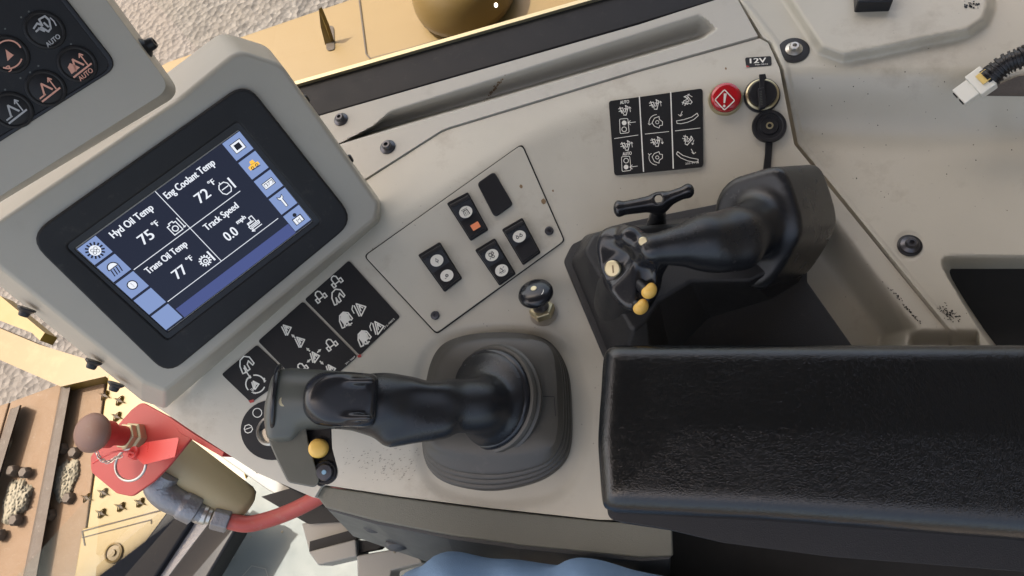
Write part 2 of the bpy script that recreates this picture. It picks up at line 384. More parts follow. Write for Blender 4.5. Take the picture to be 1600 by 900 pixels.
def gravelmat():
    m = mat('gravel', (.42, .39, .345), .95); t = m.node_tree; N = t.nodes; L = t.links; b = N['Principled BSDF']
    tc = N.new('ShaderNodeTexCoord'); v = N.new('ShaderNodeTexVoronoi'); v.inputs['Scale'].default_value = 34; L.new(tc.outputs['Object'], v.inputs['Vector'])
    n = N.new('ShaderNodeTexNoise'); n.inputs['Scale'].default_value = 2.2; n.inputs['Detail'].default_value = 10; L.new(tc.outputs['Object'], n.inputs['Vector'])
    cr = N.new('ShaderNodeValToRGB'); e = cr.color_ramp.elements; e[0].position = .0; e[0].color = (.045, .04, .037, 1); e[1].position = 1; e[1].color = (.17, .155, .14, 1)
    L.new(v.outputs['Color'], cr.inputs[0])
    x = N.new('ShaderNodeMix'); x.data_type = 'RGBA'; x.inputs[7].default_value = (.12, .105, .09, 1); L.new(cr.outputs[0], x.inputs[6])
    mr = N.new('ShaderNodeMapRange'); mr.inputs['From Min'].default_value = .4; mr.inputs['From Max'].default_value = .62; L.new(n.outputs[0], mr.inputs['Value']); L.new(mr.outputs[0], x.inputs[0]); L.new(x.outputs[2], b.inputs['Base Color'])
    bp = N.new('ShaderNodeBump'); bp.inputs['Strength'].default_value = 1; bp.inputs['Distance'].default_value = .02; L.new(v.outputs['Distance'], bp.inputs['Height']); L.new(bp.outputs[0], b.inputs['Normal']); return m
M['gravel'] = gravelmat()
def emis(name, col, s, base=(.003, .003, .004), rough=.15):
    m = mat(name, base, rough, emit=(col, s), var=0, spec=.25); return m
M['scr'] = emis('screen_dark', (.003, .0035, .008), 1.0)
M['scrband'] = emis('screen_band', (.018, .024, .070), 1.0)
M['scrbtn'] = emis('screen_button', (.065, .09, .165), 1.0)
M['scrwhite'] = emis('screen_white', (.25, .26, .28), 1.0)
M['scrblack'] = emis('screen_ink', (.002, .002, .003), 1.0)
M['scrgold'] = emis('screen_gold', (.30, .17, .02), 1.0)
M['kpwhite'] = mat('keypad_print', (.42, .42, .42), .6)
M['kporange'] = mat('keypad_orange', (.72, .36, .26), .6)

# ================================================================ STRUCTURE
def sheet(name, pts, z, thick, m, parent=None, **k): return prism(name, pts, PZ(z), thick, m, parent, **k)
g = mesh_obj('gravel_ground', [(-60, -60, -1.8), (60, -60, -1.8), (60, 60, -1.8), (-60, 60, -1.8)], [[0, 1, 2, 3]], M['gravel']); tag(g, kind='structure')

# --- the slope of the console: level by the window, falling towards the operator
CREASE = np.array([(380, 520), (520, 405), (600, 336), (664, 294), (778, 211), (891, 159), (1000, 128), (1120, 115), (1260, 108), (1700, 100)], float)
BELOW = [tuple(p) for p in CREASE] + [(1700, 1400), (380, 1400)]
WELL = [(1303, 332), (1440, 511), (1432, 545), (1420, 640), (948, 640), (944, 556), (1010, 430), (1200, 335)]
def closed_smooth(pts, n):
    P = np.array(pts, float); m = len(P); out = []
    for t in np.linspace(0, m, 400, endpoint=False):
        i = int(t); f = t - i; a, b, c, d = P[(i - 1) % m], P[i % m], P[(i + 1) % m], P[(i + 2) % m]
        out.append(.5 * ((2 * b) + (-a + c) * f + (2 * a - 5 * b + 4 * c - d) * f * f + (-a + 3 * b - 3 * c + d) * f ** 3))
    return resample(out, n, True)
COLLAR = closed_smooth([(648, 640), (655, 570), (690, 528), (780, 512), (870, 528), (908, 580), (920, 660), (908, 730), (870, 775), (790, 790), (700, 775), (660, 735)], 40)
def z_console(u, v):
    u = np.asarray(u, float); v = np.asarray(v, float)
    d1 = ((v - 405) * 371 + (u - 520) * 246) / math.hypot(371, 246); d2 = ((v - 159) * 369 + (u - 891) * 51) / math.hypot(369, 51)
    k_ = 70.; hh = np.clip(.5 + .5 * (d2 - d1) / k_, 0, 1); d = d2 * (1 - hh) + d1 * hh - k_ * hh * (1 - hh) + 6
    dd = np.clip(d, 0, None)
    w0 = 30.; q = np.where(dd < w0, dd * dd / (2 * w0), dd - w0 / 2)
    q = np.where(q > 262, 262 + 50 * (1 - np.exp(-(q - 262) / 50)), q)
    z = -.00023 * q
    i = -sd_poly(u, v, WELL); z = z - .068 * ss(i / 62.) * (i > 0)
    z = z - .022 * ss((v - 513) / 26) * ss((u - 1415) / 14)
    # shallow collar round the joystick boot
    r = sd_poly(u, v, COLLAR)
    z = z - .0030 * ss(-r / 22 + .5)
    return z
CS = Surf(z_console)
con = thing('control_console', 'long beige-grey control console running from the screen to the armrest', 'console', W(800, 500, -.05))
Ptop = [(470, 352), (566, 286), (690, 207), (703, 202), (1000, 112), (1187, 60)]
Pright = [(1187, 60), (1200, 67), (1218, 107), (1231, 176), (1241, 226), (1287, 282), (1380, 396), (1481, 519), (1484, 548), (1486, 640)]
Pbot = [(247, 640), (298, 672), (400, 738), (480, 778), (560, 792), (760, 806), (935, 826), (1200, 850), (1486, 640)]
Pbot = [(242, 634), (298, 672), (400, 738), (491, 778), (503, 757), (620, 775), (760, 793), (935, 812), (1100, 815), (1300, 760), (1486, 640)]
Pleft = [(470, 352), (340, 500), (242, 634)]
patch('top_panel', coons(Ptop, Pbot, Pleft, Pright, 330, 240), CS, .022, M['console'], con)
# grooves, chips and scuffs of the panel
# --- switch plate
def fitpl(q, lift):
    P = CS.at(np.array(q, float)[:, 0], np.array(q, float)[:, 1]); c = P.mean(0); n = np.linalg.svd(P - c)[2][2]; n = n * np.sign(n[2]); return Plane(c + n * lift, n)
TP = fitpl([(568, 400), (816, 224), (883, 376), (682, 523)], .0030)
prism('plate_gap', [(567.8, 400), (816.2, 223.8), (883, 376.3), (682, 522.8)], TP.up(-.0016), .006, M['dark'], con, r=7)
sp = prism('switch_plate', [(570, 400), (815, 226), (881, 376), (682, 520)], TP, .0060, M['console'], con, r=7, bevel=.0006)
for (x, y) in ((680, 493), (858, 361)):
    c = TP.at(x, y, .0); s = lathe('screw', c, TP.n, [(.0052, -.001), (.0052, .0016), (.0042, .0026), (.0020, .0028), (.0018, .0006)], M['steel'], sp, seg=20)
mb = MB()
for cx, cy, r in ((849, 315, 3.6), (814, 291, 2.5), (864, 298, 1.5), (1026, 250, 1.2), (1134, 107, 1.6), (1036, 216, 1.3)):
    a = circ(cx, cy, r, r * 1.25, 9); a += np.random.randn(*a.shape) * r * .13; fill(mb, a, TP if cx < 855 else CS, .0004)
tag(mb.build('paint_chip', M['chip'], con), kind='stuff')
M['smudge'] = mat('grey_smudge', (.27, .25, .21), .5)
mb = MB(); rs = random.Random(3)
for _ in range(150):
    x = rs.gauss(600, 38); y = rs.gauss(722, 16); a = circ(x, y, rs.uniform(.5, 2.2), rs.uniform(.3, .8), 7, rot=rs.uniform(-40, -10)); y_ = y
    if 535 < x < 660 and 700 < y < 752: fill(mb, a, CS, .0004)
for _ in range(60):
    x = rs.uniform(560, 935); y = rs.uniform(300, 800)
    if sd_poly(np.array(x), np.array(y), [(660, 520), (900, 520), (900, 780), (660, 770)]) > 4 and y < 752 + (x - 560) * .1: fill(mb, circ(x, y, rs.uniform(.4, 1.0), None, 6), CS, .0005)
tag(mb.build('smudge', M['smudge'], con), kind='stuff')
mb = MB()
for cx, cy, n, sx, sy in ((1425, 490, 40, 9, 9), (1395, 455, 14, 8, 7)):
    for _ in range(n):
        x = cx + random.gauss(0, sx); y = cy + (x - cx) * 1.1 + random.gauss(0, 2.0); a = circ(x, y, random.uniform(.6, 1.8), random.uniform(.5, 1.2), 6, rot=50)
        if y < 512: fill(mb, a, CS, .0005)
tag(mb.build('scuff', M['black'], con), kind='stuff')

def bolt(c, n, r, parent=None, m='steel', washer=True, name='bolt', h=1.0):
    a, b, n = frame_of(n); mb = MB()
    prof = [(r * 1.0, 0), (r * 1.0, .0012 * h), (r * .78, .0026 * h), (r * .62, .0034 * h), (r * .58, .0062 * h), (r * .48, .0074 * h), (r * .26, .0075 * h), (r * .24, .004 * h)]
    V, F = lathe_mesh(c, n, prof, 24); mb.add(V, F)
    o = mb.build(name, M[m], parent)
    return o
# --- window rail
TROUGH = [(525, 227), (556, 211), (584, 196), (600, 182), (612, 171), (1092, 20), (1121, 46), (1098, 61)]
def sd_line(u, v, a, b):                     # distance to a line
    a = np.array(a, float); b = np.array(b, float); n = np.array([-(b - a)[1], (b - a)[0]]) / np.linalg.norm(b - a); return (u - a[0]) * n[0] + (v - a[1]) * n[1]
def z_rail(u, v):
    u = np.asarray(u, float); v = np.asarray(v, float)
    ins = sd_poly(u, v, TROUGH) < 0
    up_ = np.abs(sd_line(u, v, (612, 170), (1092, 19))); lo_ = np.abs(sd_line(u, v, (525, 228), (1098, 61)))
    t = up_ / (up_ + lo_ + 1e-6); rt = np.clip((1121 - u) / 30, 0, 1)
    e = np.clip(-sd_poly(u, v, TROUGH) / 5., 0, 1)
    z = -.040 * (ss(t * 1.15)) * rt * e * ins
    return z + .002
RS = Surf(z_rail)
rl = thing('window_rail', 'grey moulded rail with a long trough below the side window', 'rail', W(850, 120, 0))
patch('rail_body', coons([(430, 202), (496, 182), (1000, 38), (1130, -4)], [(470, 349), (566, 282), (690, 203), (703, 198), (1000, 108), (1184, 56)],
      [(430, 202), (445, 270), (470, 349)], [(1130, -4), (1152, -2), (1184, 56)], 300, 90), RS, .04, M['rail'], rl)
bolt(RS.at(533., 187.), (0, 0, 1), .0095, rl); bolt(RS.at(606., 230.), (0, 0, 1), .0100, rl)
mb = MB()
for k in range(60):
    x = random.gauss(0, 1); y = random.gauss(0, 1); fill(mb, circ(774 + y * 6 + x * 1.2, 137 - y * 8, random.uniform(.5, 1.5), None, 6), RS, .0005)
tag(mb.build('rust_smear', M['chip'], rl), kind='stuff')

# --- side panel at the right of the seam
PAD = [(1180, -160), (1220, 0), (1257, 57), (1277, 86), (1317, 100), (1383, 88), (1450, 73), (1517, 60), (1547, 40), (1557, 15), (1560, -160)]
CAV = rnd([(1459, 396), (1800, 396), (1800, 700), (1480, 700), (1519, 560), (1526, 512)], [22, 0, 0, 0, 4, 12], 5)
def z_side(u, v):
    u = np.asarray(u, float); v = np.asarray(v, float)
    z = -.00005 * np.clip(v - 90, 0, 40)
    z = z + .014 * ss(-sd_poly(u, v, PAD) / 18.)
    edge = 226 + 10 * np.sin((u - 1250) / 130.) - 6 * ss((u - 1540) / 50)
    z = z - .055 * ss((v - 104) / (edge - 100)) ** .85
    z = z - .00004 * np.clip(v - edge, 0, 400)
    z = z - .012 * ss(((v - 235) * .6 + (u - 1545)) / 70) * ss((v - 225) / 30) * 0
    i = -sd_poly(u, v, CAV); il = np.minimum(((u - 1460) * 87 - (v - 425) * 66) / 109., u - 1459) ; z = z - .15 * ss(i / 12.) ** .5 * ss(il / 14.) * ss((v - 396) / 44.) * (i > 0)
    z = z - .022 * ss((v - 513) / 26) * ss((1532 - u) / 8)
    rr = np.hypot(u - 1421, v - 384); z = z - .0012 * ss((24 - rr) / 5)
    z = z + .002 * ss((8 - np.abs(u - (1160 + np.interp(v, [-60, 0, 66, 105, 175, 225, 280, 394, 517], [-26, 0, 52, 66, 80, 91, 136, 228, 330]))) ) / 6)
    return z
SS = Surf(z_side)
sd = thing('side_panel', 'beige moulded side panel with a storage hollow, right of the console seam', 'side panel', W(1400, 250, -.04))
patch('panel_body', coons([(1128, -60), (1720, -60)], [(1489, 640), (1720, 640)],
      [(1128, -60), (1156, 0), (1192, 58), (1206, 67), (1224, 106), (1237, 175), (1247, 225), (1293, 280), (1386, 394), (1486, 517), (1489, 548), (1489, 640)], [(1720, -60), (1720, 640)], 190, 240), SS, .03, M['side'], sd)
c = SS.at(1240., 79., .0); lathe('washer', c, (0, 0, 1), [(.0172, 0), (.0172, .0012), (.013, .002), (.009, .0022)], M['black'], sd); bolt(c + [0, 0, .002], (0, 0, 1), .0095, sd, m='zinc')
c = SS.at(1421., 384., .0); lathe('washer', c, (0, 0, 1), [(.0125, -.001), (.0125, .0016), (.0110, .0026), (.009, .0026)], M['black'], sd); bolt(c + [0, 0, .002], (0, 0, 1), .0098, sd)
prism('hollow_dark_sheet', [(1440, 385), (1480, 370), (1760, 370), (1760, 660), (1500, 660), (1500, 512)], PZ(-.150), .004, M['dark'], sd, r=[14, 14, 2, 2, 2, 8])  # black sheet added in the hollow, standing in for its deep shade
mb = MB()
for _ in range(70):
    x = random.gauss(1481, 11); y = 489 + (x - 1481) * .45 + random.gauss(0, 4)
    if 1462 < x < 1510: fill(mb, circ(x, y, random.uniform(.6, 2.4), random.uniform(.4, 1.1), 6, rot=random.uniform(10, 60)), SS, .0005)
for _ in range(30):
    x = random.gauss(1517, 6); y = random.gauss(7, 3); fill(mb, circ(x, y, random.uniform(.6, 2.0), None, 6), SS, .0005)
for _ in range(40):
    x = random.uniform(1250, 1590); y = random.uniform(100, 330); fill(mb, circ(x, y, random.uniform(.4, 1.1), None, 6), SS, .0005)
tag(mb.build('scuff', M['black'], sd), kind='stuff')
prism('foam_pad', [(1541, 144), (1560, 131), (1590, 118), (1720, 95), (1720, 146)], SS.up(.006), .008, M['foam'], sd, bevel=.002)
prism('black_clip', [(1338, -30), (1398, -30), (1396, 1), (1340, 3)], PZ(.030), .02, M['black'], sd, bevel=.002)

# --- base of the console, below everything (dark)
cb = prism('lower_body', [(420, 330), (700, 215), (1180, 75), (1480, 530), (1760, 560), (1760, 1150), (1100, 1050), (940, 900), (520, 800), (300, 680)], PZ(-.20), .30, M['dark'], con)

# --- window: seal, trim, pane
wf = thing('side_window', 'black-sealed side window along the top of the rail', 'window', W(800, 80, 0))
prism('seal', [(440, 138), (929, -2), (1160, -66), (1170, -12), (1124, -1), (1000, 37), (496, 182), (420, 205)], PZ(-.004), .05, M['seal'], wf, bevel=.003)
prism('trim_strip', [(440, 138.5), (929, -1.5), (1160, -66), (1160, -70), (929, -7), (440, 133)], PZ(.001), .05, M['brass'], wf)
a = W(380, 156, 0.); b = W(1300, -107, 0.)
d = (b - a) / np.linalg.norm(b - a); nn = np.array([-d[1], d[0], 0])
V = [a, b, b + [0, 0, 1.0], a + [0, 0, 1.0]]; V = np.array(V)
mesh_obj('window_pane', V, [[0, 1, 2, 3]], M['glass'], wf, smooth=False)

# --- cab roof and rear wall, out of view, added to block and steer light
rf = thing('cab_shade', 'unseen beige cab roof and rear wall, added to shade the console from above and behind', 'cab shade', (0, 0, 1.15))
V, F = box_mesh((-.25, .48, 1.18), (1, 0, 0), (0, 1, 0), (0, 0, 1), 2.26, 1.20, .06); mesh_obj('shade_roof', V, F, M['roof'], rf, bevel=.02)
V, F = box_mesh((.90, .30, .30), (1, 0, 0), (0, 1, 0), (0, 0, 1), .05, 1.6, 1.66); mesh_obj('shade_wall', V, F, M['roof'], rf, bevel=.01)
# ================================================================ OUTSIDE
M['deckp'] = mat('deck_paint', (.15, .096, .028), .42, grain=.15, gscale=200, dirt=.3, dcol=(.13, .09, .045), dscale=4)
dk = thing('machine_deck', 'yellow machine deck plate beyond the side window', 'machine deck', W(700, 20, -.35))
DZ = -.35
prism('deck_plate', [(200, 130), (262, 96), (440, 35), (560, -6), (900, -120), (1500, -120), (1500, 250), (1000, 260), (300, 330)], PZ(DZ), .5, M['deckp'], dk, bevel=.004)
mb = MB(); ribbon(mb, [(556, -40), (572, 84), (578, 91)], PZ(DZ), 2.2, lift=.003); ribbon(mb, [(578, 91), (640, 75), (760, 40)], PZ(DZ), 1.0, lift=.003); mb.build('panel_gap', M['ridge'], dk)
# slot with tie-down tab
prism('slot', rnd([(508, 41), (522, 39), (524, 78), (510, 80)], 5), PZ(DZ), .0, M['dark'], dk) if False else None
mb = MB(); fill(mb, rnd([(508, 42), (521, 39), (523, 77), (510, 80)], 5), PZ(DZ), .002); mb.build('slot', M['ridge'], dk)
a, b = W(513, 66, DZ), W(498, 17, DZ + .06); e = W(520, 44, DZ + .01)
tb = np.array([W(508, 70, DZ), W(518, 68, DZ), W(509, 40, DZ + .045), W(498, 14, DZ + .075), W(501, 42, DZ + .04)])
V = np.concatenate([tb, tb + [0.006, .004, 0]]); n5 = 5
mesh_obj('tie_tab', V, [list(range(5)), list(range(9, 4, -1))] + [[i, (i + 1) % 5, 5 + (i + 1) % 5, 5 + i] for i in range(5)], M['yellow'], dk, smooth=False)
V, F = lathe_mesh(W(730, 5, DZ), (0, 0, 1), [(.105, 0), (.104, .03), (.098, .07), (.085, .10), (.06, .12), (.02, .128)], 40); mesh_obj('filler_dome', V, F, M['deckp'], dk, sub=1)
mb = MB(); fill(mb, circ(775, 8, 3, 4), PZ(DZ), .131); mb.build('paint_scratch', M['white'], dk)

# --- left: beams, track, step
TZ = -1.1
bm_ = thing('yellow_beam', 'dusty yellow frame beam crossing the gravel below the screen', 'frame beam', W(80, 560, TZ + .1))
prism('beam_top', [(-60, 488), (60, 538), (170, 572), (240, 612), (225, 640), (165, 588), (95, 604), (-60, 536)], PZ(TZ + .05), .10, M['yellow'], bm_, smooth=False)
prism('beam_flange', [(-60, 440), (0, 462), (70, 520), (62, 532), (50, 520), (-60, 478)], PZ(TZ + .08), .05, M['yellow2'], bm_, smooth=False)
tr = thing('crawler_track', 'rust brown crawler track with raised grousers and packed mud', 'crawler track', W(80, 750, TZ))
TPZ = PZ(TZ)
def lerp(a, b, t): return (np.array(a, float) * (1 - t) + np.array(b, float) * t)
# shoes run between top line and bottom line; each shoe has a ridge
topL = [(-75, 660), (15, 628), (98, 598), (166, 588)]; botL = [(-240, 1000), (-90, 1000), (22, 1000), (112, 1000)]
for k in range(3):
    q = [topL[k], topL[k + 1], botL[k + 1], botL[k]]
    q2 = [lerp(q[0], q[1], .015), lerp(q[0], q[1], .985), lerp(q[3], q[2], .985), lerp(q[3], q[2], .015)]
    sh = prism('track_shoe', q2, PZ(TZ - .01 * (2 - k)), .04, M['track'], tr, bevel=.004)
for (p, q) in (((26, 636), (-62, 920)), ((106, 600), (44, 930))):
    p = np.array(p, float); q = np.array(q, float)
    mbq = np.array([p + [-10, 3], p + [8, -3], q + [10, 0], q + [-14, 0]])
    prism2('grouser', mbq + [[3, 0], [-3, 0], [-3, 0], [3, 0]], PZ(TZ + .035), mbq, PZ(TZ), M['ridge'], tr, r=0.01, bevel=.003)
for (x, y) in ((23, 736), (43, 739), (28, 813), (100, 702), (111, 779), (81, 805), (2, 836), (120, 708)):
    c = W(x, y, TZ); mb = MB(); V, F = lathe_mesh(c, (0, 0, 1), [(.018, 0), (.018, .012), (.013, .02), (.004, .021)], 6); mb.add(V, F); mb.build('track_bolt', M['ridge'], tr)
for (cx, cy, rx, ry, rot) in ((25, 783, 19, 36, 22), (102, 749, 21, 38, 22), (10, 690, 8, 20, 15)):
    rng = np.random.RandomState(int(cx)); n_ = 30; gx, gy = np.meshgrid(np.linspace(-1.1, 1.1, n_), np.linspace(-1.1, 1.1, n_), indexing='ij')
    ang = np.arctan2(gy, gx); rad_ = np.hypot(gx, gy) * (1 + .10 * np.sin(3 * ang + cx) + .06 * np.sin(7 * ang + cy) + .03 * rng.randn(n_, n_)); rr0 = math.radians(rot)
    uu = cx + gx * rx * math.cos(rr0) - gy * ry * math.sin(rr0); vv = cy + gx * rx * math.sin(rr0) + gy * ry * math.cos(rr0)
    zz = TZ - .006 + .018 * np.clip(1 - rad_ ** 4, -.4, 1) + rng.randn(n_, n_) * .0022 * (rad_ < 1)
    q = W(uu, vv, zz).reshape(-1, 3); ix = np.arange(n_ * n_).reshape(n_, n_)
    F = np.stack([ix[:-1, :-1], ix[1:, :-1], ix[1:, 1:], ix[:-1, 1:]], -1).reshape(-1, 4).tolist(); mesh_obj('packed_mud', q, F, M['mud'], tr, sharp=0)
stp = thing('track_guard_step', 'yellow step plate with star-shaped grips beside the track', 'step plate', W(200, 800, -1.0))
SZ = PZ(-1.021)
prism('step_plate', [(169, 585), (330, 560), (460, 1000), (100, 1000), (131, 860)], SZ, .04, M['yellow2'], stp, bevel=.004)
prism('step_riser', [(128, 826), (300, 786), (470, 1000), (100, 1000)], PZ(-1.02), .02, M['yellow2'], stp, bevel=.004)
mb = MB(); ribbon(mb, [(128, 840), (236, 812), (236, 818)], PZ(-1.02), 1.4, lift=.002); ribbon(mb, [(132, 852), (128, 830), (270, 792)], PZ(-1.02), 1.8, lift=.002); mb.build('panel_gap', M['ridge'], stp)
for i, (x, y) in enumerate(((187, 626), (183, 651), (219, 785), (189, 792), (159, 802), (162, 770), (136, 778), (164, 618), (240, 760), (205, 750), (212, 600))):
    mb = MB(); a = []
    for k in range(8): rr__ = 9.0 if k % 2 == 0 else 3.2; a.append((x + rr__ * math.cos(math.radians(45 * k + 28)), y + rr__ * .85 * math.sin(math.radians(45 * k + 28))))
    s__ = SZ if y < 800 and i != 3 else SZ; fill(mb, a, PZ(-1.02), .003); mb.build('star_hole', M['ridge'], stp)
    b_ = np.array(a) ; c__ = np.array([x, y]); o1 = W(b_[:, 0], b_[:, 1], -1.017); o2 = W(*(c__ + (b_ - c__) * 1.25).T, -1.019); V = np.concatenate([o1 + [0, 0, .006], o2]); F = [[k, (k + 1) % 8, 8 + (k + 1) % 8, 8 + k] for k in range(8)]; mesh_obj('star_grip', V, F, M['yellow'], stp)
lathe('hub_cap', W(179, 864, -1.02), (0, 0, 1), [(.026, 0), (.026, .006), (.021, .008), (.019, .004), (.009, .004), (.008, .009), (.001, .009)], M['yellow'], stp)

# --- cab floor, front window frame
FZ = -.72
fl = prism('cab_floor', [(120, 1000), (262, 905), (395, 735), (560, 700), (1700, 800), (1700, 1300), (200, 1300)], PZ(FZ), .03, M['mat'])
tag(fl, kind='structure')
mb = MB()
for cx, cy, s, rot in ((345, 866, 21, 12), (318, 897, 16, 12), (400, 905, 22, 12)):
    ribbon(mb, xf([(math.cos(math.radians(60 * k)), math.sin(math.radians(60 * k))) for k in range(6)], cx, cy, s, rot), PZ(FZ), 1.3, closed=True, lift=.002)
mm = mb.build('embossed_hexagons', M['bracket'], fl)
ff = thing('front_window_frame', 'black lower frame of the front glass running diagonally beside the cab floor', 'window frame', W(280, 830, -.6))
FZ2 = PZ(-.60)
prism('outer_bar', [(262, 796), (300, 770), (316, 790), (205, 960), (140, 960)], FZ2, .05, M['seal'], ff, bevel=.006)
prism('middle_bar', [(300, 790), (345, 800), (250, 960), (200, 960)], FZ2.up(-.012), .04, M['galv'], ff, bevel=.004)
prism('inner_bar', [(328, 812), (372, 800), (366, 832), (290, 960), (215, 960)], FZ2.up(.004), .05, M['seal'], ff, bevel=.006)
a = W(120, 985, -.60); b = W(300, 780, -.60); d = (b - a); b = a + d * 1.05; d /= np.linalg.norm(d); nn = np.array([-d[1], d[0], 0]) * .005
V = np.array([a, b, b + [0, 0, .25], a + [0, 0, .25]])
mesh_obj('window_pane', V, [[0, 1, 2, 3]], M['glass'], ff, smooth=False)

# wall and brackets under the console
cw = thing('pedestal_frame', 'grey folded steel channels below the console edge', 'steel frame', W(520, 850, -.5))
prism('wall_plate', [(325, 700), (345, 700), (480, 760), (460, 790), (415, 764)], PZ(-.45), .02, M['bracket'], cw, bevel=.003)
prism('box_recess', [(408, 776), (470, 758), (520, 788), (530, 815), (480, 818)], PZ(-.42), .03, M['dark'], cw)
QZ = -.40
prism('upper_channel', [(471, 818), (540, 805), (600, 840), (557, 842), (483, 862)], PZ(QZ - .03), .02, M['bracket'], cw, bevel=.002)
prism('channel_face', [(481, 862), (556, 842), (558, 870), (497, 884)], PZ(QZ), .05, M['bracket'], cw, bevel=.003)
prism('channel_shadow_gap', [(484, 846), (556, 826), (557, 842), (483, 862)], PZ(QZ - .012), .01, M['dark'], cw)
prism('lower_channel', [(557, 868), (650, 852), (660, 880), (612, 892), (600, 960), (560, 960)], PZ(QZ), .04, M['bracket'], cw, bevel=.003)
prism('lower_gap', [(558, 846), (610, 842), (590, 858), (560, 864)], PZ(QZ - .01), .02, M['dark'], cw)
prism('side_gusset', [(530, 806), (640, 840), (700, 880), (600, 845)], PZ(-.36), .02, M['bracket'], cw, bevel=.002)
mb = MB()
for x, y, s in ((441, 831, 2.5), (617, 862, 2.2), (402, 738, 1.6), (392, 839, 1.5)):
    V, F = lathe_mesh(W(x, y, QZ - .3 if x < 450 and y > 800 else QZ + .005), (0, 0, 1), [(s * .0011, 0), (s * .001, .002), (.0004, .003)], 7); mb.add(V, F)
tag(mb.build('gravel_crumbs', M['mud']), 'small pale crumbs lying on the floor and brackets', 'grit', kind='stuff')

# ================================================================ CONSOLE FURNITURE
# --- side trim pad
zt = float(z_console(np.array(700.), np.array(790.)))
trm = thing('side_trim', 'dark grey-green grained trim pad along the lower edge of the console', 'trim pad', W(750, 830, -.1))
TT = PZ(zt + .002)
topo = [(503, 759), (620, 777), (760, 795), (935, 814), (1050, 821), (1052, 869), (1000, 871), (812, 852), (700, 836), (587, 814), (508, 793), (495, 776)]
boto = [(503, 759), (620, 777), (760, 795), (935, 814), (1100, 822), (1110, 980), (1000, 970), (820, 930), (700, 893), (600, 860), (530, 818), (500, 782)]
a = resample(rnd(topo, 5, 3), 120, True); b = resample(rnd(boto, 5, 3), 120, True)
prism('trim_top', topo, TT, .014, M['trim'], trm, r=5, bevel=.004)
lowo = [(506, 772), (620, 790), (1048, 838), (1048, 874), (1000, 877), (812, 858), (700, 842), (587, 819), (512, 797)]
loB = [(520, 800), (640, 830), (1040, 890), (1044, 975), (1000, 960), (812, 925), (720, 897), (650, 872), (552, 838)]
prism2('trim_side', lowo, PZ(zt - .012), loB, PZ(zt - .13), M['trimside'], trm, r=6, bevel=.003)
for (x, y) in ((586, 822), (620, 851)):
    c = W(x, y, zt - .055 if x < 600 else zt - .09); V, F = lathe_mesh(c, (0, -.5, .6), [(.016, -.02), (.015, .002), (.010, .006), (.002, .007)], 20, squash=.55); mesh_obj('plug', V, F, M['trimside'], trm)

# --- monitor
MN = R @ Vector((.436, -.284, .854)).normalized(); MN = np.array(MN)
mp = W(595, 335, .035)
MP = Plane(mp, MN)
mon = thing('display_monitor', 'large tilted touch display showing four temperatures and speed', 'display', MP.at(420, 480))
face = [(-70, 395), (330, 132), (413, 92), (590, 318), (245, 610)]
outer = [(-60, 424), (-40, 372), (345, 118), (405, 82), (440, 100), (592, 322), (586, 345), (262, 608), (232, 606)]
prism2('housing', [(-120, 455), (-100, 400), (330, 116), (398, 80), (436, 98), (596, 322), (590, 345), (262, 614), (228, 612)], MP,
       [(-150, 470), (-110, 340), (205, 130), (340, 52), (448, 92), (604, 330), (594, 366), (262, 632), (236, 632)], MP.up(-.05), M['housing'], mon, r=[20, 20, 10, 30, 30, 14, 14, 14, 14], seg=6, bevel=.006, seg_=0) if False else None
def prism2b(name, top, s1, bot, s2, m, parent, rr, bevel, bs=4):
    a = rnd(top, rr, 6); b = rnd(bot, rr, 6); V, F = loft([s1.at(a[:, 0], a[:, 1]), s2.at(b[:, 0], b[:, 1])]); return mesh_obj(name, V, F, m, parent, bevel=bevel, seg=bs)
prism2b('housing', [(-52, 378), (290, 146), (372, 78), (440, 100), (592, 318), (586, 343), (258, 612), (222, 597)], MP,
        [(-75, 388), (-30, 330), (345, 48), (416, 70), (594, 312), (597, 348), (258, 640), (222, 628)], MP.up(-.055), M['housing'], mon, [16, 60, 34, 40, 14, 14, 10, 10], .007)
MB1 = MP.up(.0015)
bez_o = [(48, 356), (360, 140), (412, 160), (546, 332), (530, 362), (283, 568), (236, 574), (54, 405)]
bez_i = [(104, 374), (362, 192), (388, 198), (500, 338), (496, 356), (276, 528), (254, 532), (108, 396)]
frame_prism('bezel', [(40, 372), (385, 128), (556, 345), (262, 588)], [(103, 386), (372, 191), (502, 347), (262, 532)], MB1.up(.0045), .010, M['bezel'], mon, ro=34, ri=8, bevel=.003, drop=.002)
frame_prism('inner_lip', [(96, 388), (374, 184), (512, 348), (262, 541)], [(116, 389), (373, 203), (490, 346), (262, 520)], MB1.up(.0012), .004, M['black'], mon, ro=12, ri=3, bevel=.0008, drop=.001)
SCQ = [(119, 389), (374, 204), (488, 345), (261, 518)]
SP = MP.up(.0008)
scr = prism('screen', SCQ, SP, .001, M['scr'], mon)
def homog(q):
    src = [(0, 0), (1, 0), (1, 1), (0, 1)]; Aq = []; bq = []
    for (x, y), (u, v) in zip(src, q): Aq += [[x, y, 1, 0, 0, 0, -u * x, -u * y], [0, 0, 0, x, y, 1, -v * x, -v * y]]; bq += [u, v]
    h = np.linalg.solve(np.array(Aq, float), np.array(bq, float)); return np.append(h, 1).reshape(3, 3)
HS = homog(SCQ)
class ScrSurf:                               # screen coordinates (s across, t down) on the screen plane
    n = MN
    def at(s_, s, t, lift=0):
        q = np.stack([np.asarray(s, float), np.asarray(t, float), np.ones_like(np.asarray(s, float))], -1) @ HS.T
        return SP.at(q[..., 0] / q[..., 2], q[..., 1] / q[..., 2], lift)
SU = ScrSurf(); AR = 1.62                     # width over height
def q_(s0, t0, s1, t1): return [(s0, t0), (s1, t0), (s1, t1), (s0, t1)]
